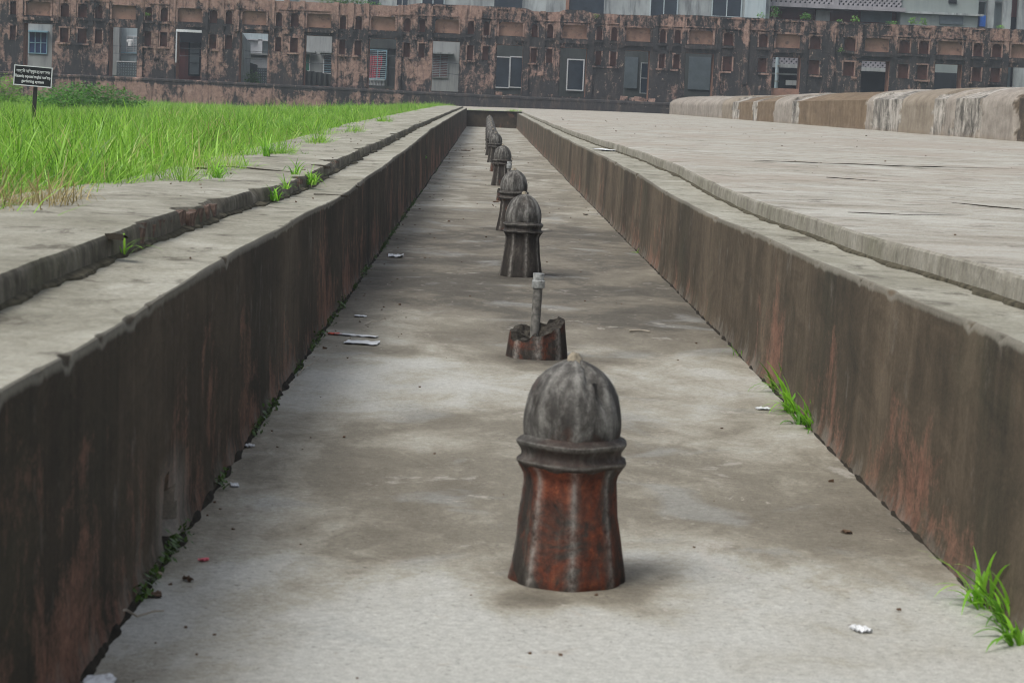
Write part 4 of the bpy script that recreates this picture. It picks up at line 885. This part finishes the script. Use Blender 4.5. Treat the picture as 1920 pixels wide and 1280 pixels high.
for px, py, r_, h_, n, lab in ((1452, 34, .35, .75, 160, 'tall thin shrub growing on top of the gallery wall'), (1512, 34, .38, .42, 200, 'round grey-green shrub on the gallery wall top'), (1575, 36, .2, .14, 40, 'flat leafy sprig on the wall top before the lattice building'), (1603, 38, .25, .42, 80, 'bright leafy sapling on the wall top under the lattice balcony'), (1711, 43, .27, .45, 110, 'left of two bright saplings on the wall before the metal cladding'), (1731, 43, .27, .45, 110, 'right of two bright saplings on the wall before the metal cladding'), (1876, 50, .25, .25, 60, 'small yellow-green plant on the wall top near the blue panel'), (1428, 31, .3, .3, 70, 'low green plant at the left end of the lattice building wall top'), (1672, 40, .4, .22, 70, 'low grassy tuft on the wall top below the lattice end')):
    p = on_y(px, py, FY+.5); leafy('wall_plant', (p.x, FY+.4, ZTOP-.03), r_, r_*.8, h_, n, .13, M['sprig'] if 'bright' in lab or 'yellow' in lab else M['bush'], lab, 'plant', 'plants rooted on the gallery wall', 3)
for px, py, lab in ((277, 28, 'green sprig sprouting in an upper niche at left'), (1117, 31, 'green sprig sprouting on the wall above the middle openings'), (1576, 95, 'dark green sprig beside an upper niche at right')):
    p = on_y(px, py, FY-.1); leafy('wall_plant', (p.x, FY-.06, p.z-.1), .2, .1, .22, 50, .10, M['sprig'], lab, 'plant', 'plants rooted on the gallery wall', 2)
leafy('creeper', (on_y(650, 4, FY+.6).x, FY+.5, 5.66), 1.9, .45, .42, 900, .14, M['bush'], 'mound of greenery spilling over the wall top at upper left', 'plant')

def weed(name, px, py, z, n, ln, wd, label, lean=None, mat='weed', spread=.02, bmax=1.3):
    p = on_z(px, py, z); o = thing(name, label, 'plant', p, 'weeds growing in the joints'); b = MB(); rnd = random.Random(int(px*7+py))
    for k in range(n):
        a = rnd.uniform(0, 6.28) if lean is None else lean+rnd.uniform(-1.9, 1.9)
        blade(b, (rnd.uniform(-spread, spread), rnd.uniform(-spread, spread)*2.2, -.01), a, ln*rnd.uniform(.35, 1.05), wd*rnd.uniform(.5, 1.15), rnd.uniform(.55, bmax+1.1), 7)
    b.build('leaves', M[mat], o, True, {'tone': b.tone}); return o
PI = math.pi
for a in ((1462, 735, 0, 24, .16, .017, 'far clump of the broad-bladed grass row along the right channel wall', PI), (1484, 772, 0, 30, .22, .017, 'tallest bright grass tuft at the foot of the right channel wall', 2.6), (1524, 806, 0, 24, .16, .016, 'low grass tuft spreading over the floor before the tallest tuft', 3.4),
          (1500, 795, 0, 22, .13, .016, 'small grass tuft filling the gap between tall and low tufts', 3.0), (1845, 1135, 0, 24, .21, .015, 'grass tuft with long leaning blades near the right front corner', 2.9), (1885, 1170, 0, 24, .17, .016, 'bushy grass tuft at the right edge of the front corner', 2.4), (1908, 1205, 0, 22, .14, .016, 'smallest grass tuft cut by the right picture edge', 2.4),
          (1385, 668, 0, 4, .13, .006, 'thin blade weed leaning flat on the floor by the right wall', 3.1), (1196, 474, 0, 14, .06, .008, 'tiny bright weed at the foot of the far right wall', None), (1333, 640, 0, 5, .05, .006, 'tiny weed sprout in the right wall joint', None)): weed('grass_weed', *a)
zk = .62
for a in ((226, 482, .615, 14, .19, .012, 'spindly weed growing against the broken kerb in front', None), (516, 372, .60, 34, .12, .011, 'yellow-green weed in the broken kerb edge', None), (585, 343, .60, 50, .14, .011, 'bright green weed hanging over the kerb edge', None), (535, 350, .66, 22, .10, .010, 'small weed on the slab above the kerb edge', None), (408, 330, .67, 40, .15, .010, 'creeping grass on the slab beside the dark joint', None), (555, 324, .66, 16, .14, .009, 'thin grass lying on the slab near the bright weed', None), (500, 290, .67, 40, .22, .010, 'grass fringe reaching over the slab edge farther back', None), (797, 296, .35, 5, .12, .012, 'pale leaf sprout growing out of the left wall face', 0)): weed('kerb_weed', *a)
weed('dry_grass', 60, 392, .66, 130, .24, .005, 'straw-coloured dry grass lying at the front corner of the field', -.6, 'dry', .14, 1.6); weed('dry_grass', 20, 402, .66, 110, .24, .005, 'straw-coloured dry grass tuft at the left picture edge', -.6, 'dry', .14, 1.6); weed('dry_grass', 95, 380, .66, 90, .22, .005, 'straw-coloured dry grass trailing onto the pale slab', -.4, 'dry', .12, 1.6)

# ------------------------------------------------------------------ joints: silt, moss
def ribbon(xf, side, y0, y1, wmin, wmax, name, lab, seed, hgt=.014):
    rows = []; y = y0
    while y < y1:
        n_ = fbm(y*7.1, seed, 0, 4); w_ = max(.004, wmin+(wmax-wmin)*(.5+n_)); x0 = xf(y)
        fz = floor_z(x0, y); rows.append([(x0-side*-.03, y, fz+hgt*1.6), (x0-side*w_*.4, y, fz+hgt*(1+.5*n_)), (x0-side*w_*.8, y, fz+.004), (x0-side*w_, y, fz-.004)]); y += max(.02, .004*y)
    b = MB().grid(rows)
    if side > 0: flip(b)
    return tag(b.build(name, M['dirt'], None, True), lab, 'dirt', None, 'stuff')
def step_dirt(J, Z, side, y0, y1, wmax, lab, seed):
    rows = []; y = y0
    while y < y1:
        n_ = fbm(y*2.3, seed, 0, 5); w_ = max(.003, wmax*(.45+1.2*n_)); xj = lerp_table(J, y)+.01*nz(y*.6, 5+side); z = Z(y)
        rows.append([(xj+side*.012, y, z+.016), (xj-side*w_*.35, y, z+.009), (xj-side*w_*.8, y, z+.0055), (xj-side*w_, y, z-.006)]); y += max(.02, .004*y)
    b = MB().grid(rows)
    if side > 0: flip(b)
    tag(b.build('silt', M['grime'], None, True), lab, 'dirt', None, 'stuff')
M['grime'] = plain('step_grime', (.075, .068, .048, 1), .95, .6, 22, .1)
step_dirt(XLJ, zl, -1, 3, 70, .035, 'dark grime gathered in the step below the broken kerb', 3); step_dirt(XRJ, zr, 1, 3, 70, .028, 'olive grime gathered in the step below the terrace kerb', 9)
ribbon(xl, -1, 3, 60, .008, .026, 'silt', 'dark silt along the foot of the left channel wall', 3); ribbon(xr, 1, 3, 60, .006, .020, 'silt', 'dark silt along the foot of the right channel wall', 8, .010)
b = MB(); rnd = random.Random(5)
for k in range(5200):
    y = 4+rnd.random()**1.5*34; m_ = nz(y*1.3, 2, 2)
    if m_ < -.02+.25*(y > 24): continue
    x = xl(y)+abs(rnd.gauss(0, .014))+.004; z = abs(rnd.gauss(0, .014))*(1+m_); s_ = rnd.uniform(.004, .011)
    a = rnd.uniform(0, 6.28); c, d = math.cos(a)*s_, math.sin(a)*s_; i = len(b.v)
    b.v += [(x-c, y-d, z), (x+d*.5, y-c*.5, z+s_*.8), (x+c, y+d, z+s_*1.3), (x-d*.5, y+c*.5, z+s_*.5)]; b.f.append((i, i+1, i+2, i+3))
tag(b.build('moss', mk_leaf('moss_leaf', (.022, .05, .008, 1), (.06, .12, .015, 1), (.12, .20, .03, 1), .2)), 'green moss growing along the foot of the left channel wall', 'moss', None, 'stuff')

# cracks in the terrace plaster
def crack(pts, h, par, seed):
    P = []
    for (a, c), (a2, c2) in zip(pts, pts[1:]):
        for k in range(12): u = k/12; P.append((a+(a2-a)*u, c+(c2-c)*u))
    rows = []
    for i, (a, c) in enumerate(P):
        e = math.sin(math.pi*(i+.5)/len(P))**.4; q = on_z(a, c, .66); z0 = zt(q.x, q.y); q = on_z(a, c, z0); y = q.y+.10*fbm(q.x*1.6, seed, 0, 4); z = zt(q.x, y)
        rows.append([(q.x, y, z-.01), (q.x, y+.003, z+h*e*max(.1, 1+1.6*nz(q.x*3.1, seed))), (q.x, y+.012, z+h*e*.5), (q.x, y+.06, z-.01)])
    MB().grid(rows).build('crack', M['dirt'], par)
crack([(1415, 302), (1560, 308), (1700, 313), (1930, 318)], .007, T, 1); crack([(1550, 335), (1640, 341), (1685, 345)], .004, T, 2); crack([(1785, 380), (1860, 388), (1930, 393)], .005, T, 3); crack([(1590, 397), (1700, 402), (1825, 403)], .002, T, 4); crack([(1480, 372), (1570, 374)], .003, T, 5)
# dark gap where the left slab has split, and short splits in its edge
def slab_split(pts, h, sd):
    rows = []
    for i, (a, c) in enumerate(pts):
        q = on_z(a, c, .675); z = zl(q.y)+kerb_l(q.y); q = on_z(a, c, z); e = math.sin(math.pi*(i+.4)/len(pts))
        rows.append([(q.x, q.y, z-.01), (q.x, q.y+.004, z+h*e+.002), (q.x, q.y+.03, z+h*e*.7), (q.x, q.y+.09, z-.01)])
    MB().grid(rows).build('split', M['dirt'], K1)
slab_split([(365, 315), (390, 317), (420, 316), (470, 319), (520, 323), (560, 326)], .012, 1); slab_split([(196, 441), (212, 442.5), (232, 444)], .006, 2); slab_split([(583, 310), (600, 312), (618, 314)], .008, 3)
def ledge_crack(par, pts, Zf, h):
    rows = []
    for i, (a, c) in enumerate(pts):
        q = on_z(a, c, .59); z = Zf(q.y); q = on_z(a, c, z); e = math.sin(math.pi*(i+.5)/len(pts))
        rows.append([(q.x, q.y, z-.006), (q.x, q.y+.002, z+h*e*.35+.0015), (q.x, q.y+.007, z+.0012), (q.x, q.y+.016, z-.008)])
    MB().grid(rows).build('crack', M['dirt'], par)
ledge_crack(W1, [(588, 364), (610, 364.5), (630, 366), (652, 367), (656, 372)], zl, .003); ledge_crack(W1, [(655, 348), (668, 349), (678, 351)], zl, .003)
# exposed brick ends along the broken kerb
src = MB(); src.box(-.05, .05, -.035, .035, -.026, .026, .005); bm_ = None
for k in range(34):
    y = 6.5+k*.085 if k < 22 else 10.8+(k-22)*.35; y += random.uniform(-.02, .02); xj = lerp_table(XLJ, y)
    if bm_ is None: o = src.build('brick', M['brick'], K1); bm_ = o.data
    else: o = bpy.data.objects.new('brick', bm_); COL.objects.link(o); o.parent = K1
    o.location = (xj-.047-random.uniform(0, .03), y, zl(y)+kerb_l(y)*.48+random.uniform(-.008, .004)); o.rotation_euler = (random.uniform(-.12, .12), random.uniform(-.1, .1), random.uniform(-.25, .25))

# ------------------------------------------------------------------ litter
def scrap(name, px, py, z, L, Wd, mat, label, rot=0, crum=.012, cat='litter'):
    crum *= .6
    p = on_z(px, py, z); b = MB(); n, m_ = 10, 6; sd = px*.37
    top = [[((u/n-.5)*L, (v/m_-.5)*Wd*(1+.4*nz(u*.7, sd)), .004+crum*(.6+fbm(u*.5, v*.6, sd, 3))) for v in range(m_+1)] for u in range(n+1)]
    b.grid(top); b.grid([[(x, y, max(.0, zz-.003)) for x, y, zz in r][::-1] for r in top])
    o = b.build(name, mat); zz = floor_z(p.x, p.y) if z == 0 else 0; o.location = (p.x, p.y, p.z+zz); o.rotation_euler.z = rot
    return tag(o, label, cat)
scrap('plastic_scrap', 742, 482, 0, .10, .16, M['paper'], 'crumpled white plastic scrap on the floor by the left wall', 0, .022); scrap('paper_strip', 668, 631, 0, .20, .05, M['paper'], 'long narrow white paper strip near the left wall', -.35, .008); scrap('wrapper', 627, 628, 0, .06, .05, M['redp'], 'orange-red wrapper end touching the paper strip', -.4, .010)
scrap('paper_sheet', 679, 644, 0, .145, .12, M['paper'], 'flat crumpled white paper sheet in front of the paper strip', -.1, .010); scrap('paper_scrap', 676, 596, 0, .06, .06, M['paper'], 'small white scrap beyond the paper strip', 0, .006); scrap('paper_scrap', 465, 836, 0, .028, .04, M['paper'], 'tiny white scrap at the foot of the left wall', .6, .010)
scrap('paper_scrap', 440, 908, 0, .022, .05, M['paper'], 'pale speck of paper lying nearer than the left wall foot scrap', .2, .004); scrap('paper_scrap', 1614, 1181, 0, .036, .045, M['paper'], 'small white paper scrap alone on the right front floor', .3, .010); scrap('paper_scrap', 186, 1281, 0, .06, .06, M['paper'], 'white scrap cut by the bottom picture edge', 0, .010)
scrap('paper_scrap', 1430, 767, 0, .05, .05, M['paper'], 'white scrap beside the grass tufts on the right', .1, .006); scrap('pink_scrap', 382, 1050, 0, .018, .025, M['pink'], 'tiny pink plastic bit on the left front floor', -.6, .006); scrap('plastic_bag', 1135, 281.5, .57, .17, .7, M['paper'], 'white plastic bag lying on the right ledge', .2, .012)
scrap('dry_leaf', 1098, 403, 0, .04, .08, M['leafdry'], 'brown dry leaf on the middle of the right floor', .2, .012); scrap('dry_leaf', 873, 283, 0, .20, .5, M['leafdry'], 'dark flat debris on the far left floor', 0, .02); scrap('dry_leaf', 930, 379, 0, .07, .15, M['leafdry'], 'dark debris beside the base of a middle fountain head', 0, .01)
scrap('dry_leaf', 1587, 998, 0, .022, .03, M['leafdry'], 'curled brown leaf on the right front floor', .4, .008); scrap('dry_leaf', 290, 1118, 0, .03, .04, M['leafdry'], 'dark brown leaf near the twig on the left', .2, .006); scrap('dry_leaf', 352, 1088, 0, .014, .03, M['leafdry'], 'small dark clod on the left front floor', .8, .012); scrap('dry_leaf', 505, 386*1.0+70, 0, .001, .001, M['leafdry'], 'x') if False else None
def stick(px, py, z, pts, r, label, mat='twig', name='twig'):
    p = on_z(px, py, z); b = MB(); b.tube(pts, [r*(1-.5*i/len(pts)) for i in range(len(pts))], 7); o = b.build(name, M[mat], None, True); o.location = (p.x, p.y, p.z+.006); return tag(o, label, 'twig')
stick(195, 1180, 0, [(0, 0, 0), (.012, .05, .02), (.03, .09, .015), (.055, .075, .006), (.085, .11, .01), (.10, .14, .004)], .0035, 'bent pale twig in the joint of the left wall, front')
stick(700, 607, 0, [(-.03, -.12, 0), (0, -.05, .012), (.02, 0, .008), (.045, .09, .016), (.055, .13, .004)], .003, 'curled pale twig beyond the paper strip'); stick(1199, 623, 0, [(-.05, 0, 0), (0, .01, .004), (.05, -.01, .002)], .006, 'short pale stick lying on the floor right of the stump'); stick(575, 695, 0, [(-.02, -.2, .0), (0, -.05, .02), (.01, .06, .01), (.03, .2, .02)], .003, 'thin pale root along the left wall foot')
stick(417, 850, 0, [(-.012, -.1, .07), (-.006, 0, .03), (.01, .08, 0)], .003, 'straw stalk leaning in the left wall joint')
p = on_z(297, 1081, 0); b = MB(); rows = []
for i in range(7):
    t = math.pi*i/6; rows.append([(.009*math.sin(t)*math.cos(q)*(1+.25*nz(q, i)), .009*math.sin(t)*math.sin(q)*1.3, .006-.0065*math.cos(t)) for q in np.linspace(0, 2*PI, 10)[:-1]])
b.grid(rows, True); o = b.build('pebble', M['stone'], None, True); o.location = p; tag(o, 'small tan pebble near the left wall in front', 'stone')
# fine debris nobody could count
b = MB(); rnd = random.Random(11)
for k in range(480):
    if rnd.random() < .62: y = 3.8+rnd.random()**1.3*50; x = rnd.uniform(xl(y)+.02, xr(y)-.02) if rnd.random() < .5 else xl(y)+abs(rnd.gauss(0, .16)); z = floor_z(x, y); x = min(x, 1.15)
    elif rnd.random() < .3: y = 4.5+rnd.random()*30; x = rnd.uniform(-1.6, -.75); z = zl(y)+(.004 if x > lerp_table(XLJ, y) else kerb_l(y)); 
    else: y = 5+rnd.random()*60; x = rnd.uniform(1.6, 8); z = zt(x, y)
    s_ = rnd.uniform(.0012, .0035)*(1+y*.035)*(1.8 if rnd.random() < .1 else 1); b.box(x-s_, x+s_, y-s_, y+s_, z-.002, z+s_*.9, s_*.45)
tag(b.build('debris', M['leafdry']), 'scattered crumbs and leaf bits on the paving', 'debris', None, 'stuff')

# ------------------------------------------------------------------ air
b = MB(); b.box(-60, 60, -12, 140, -1.3, 11.5); hz = b.build('haze', None); hz['kind'] = 'stuff'
hm = bpy.data.materials.new('haze_air'); hm.use_nodes = True; n_ = hm.node_tree; n_.nodes.clear(); ho = n_.nodes.new('ShaderNodeOutputMaterial'); pv = n_.nodes.new('ShaderNodeVolumePrincipled')
pv.inputs['Color'].default_value = (.80, .90, 1, 1); pv.inputs['Density'].default_value = .0007; n_.links.new(pv.outputs[0], ho.inputs['Volume']); hz.data.materials.append(hm)
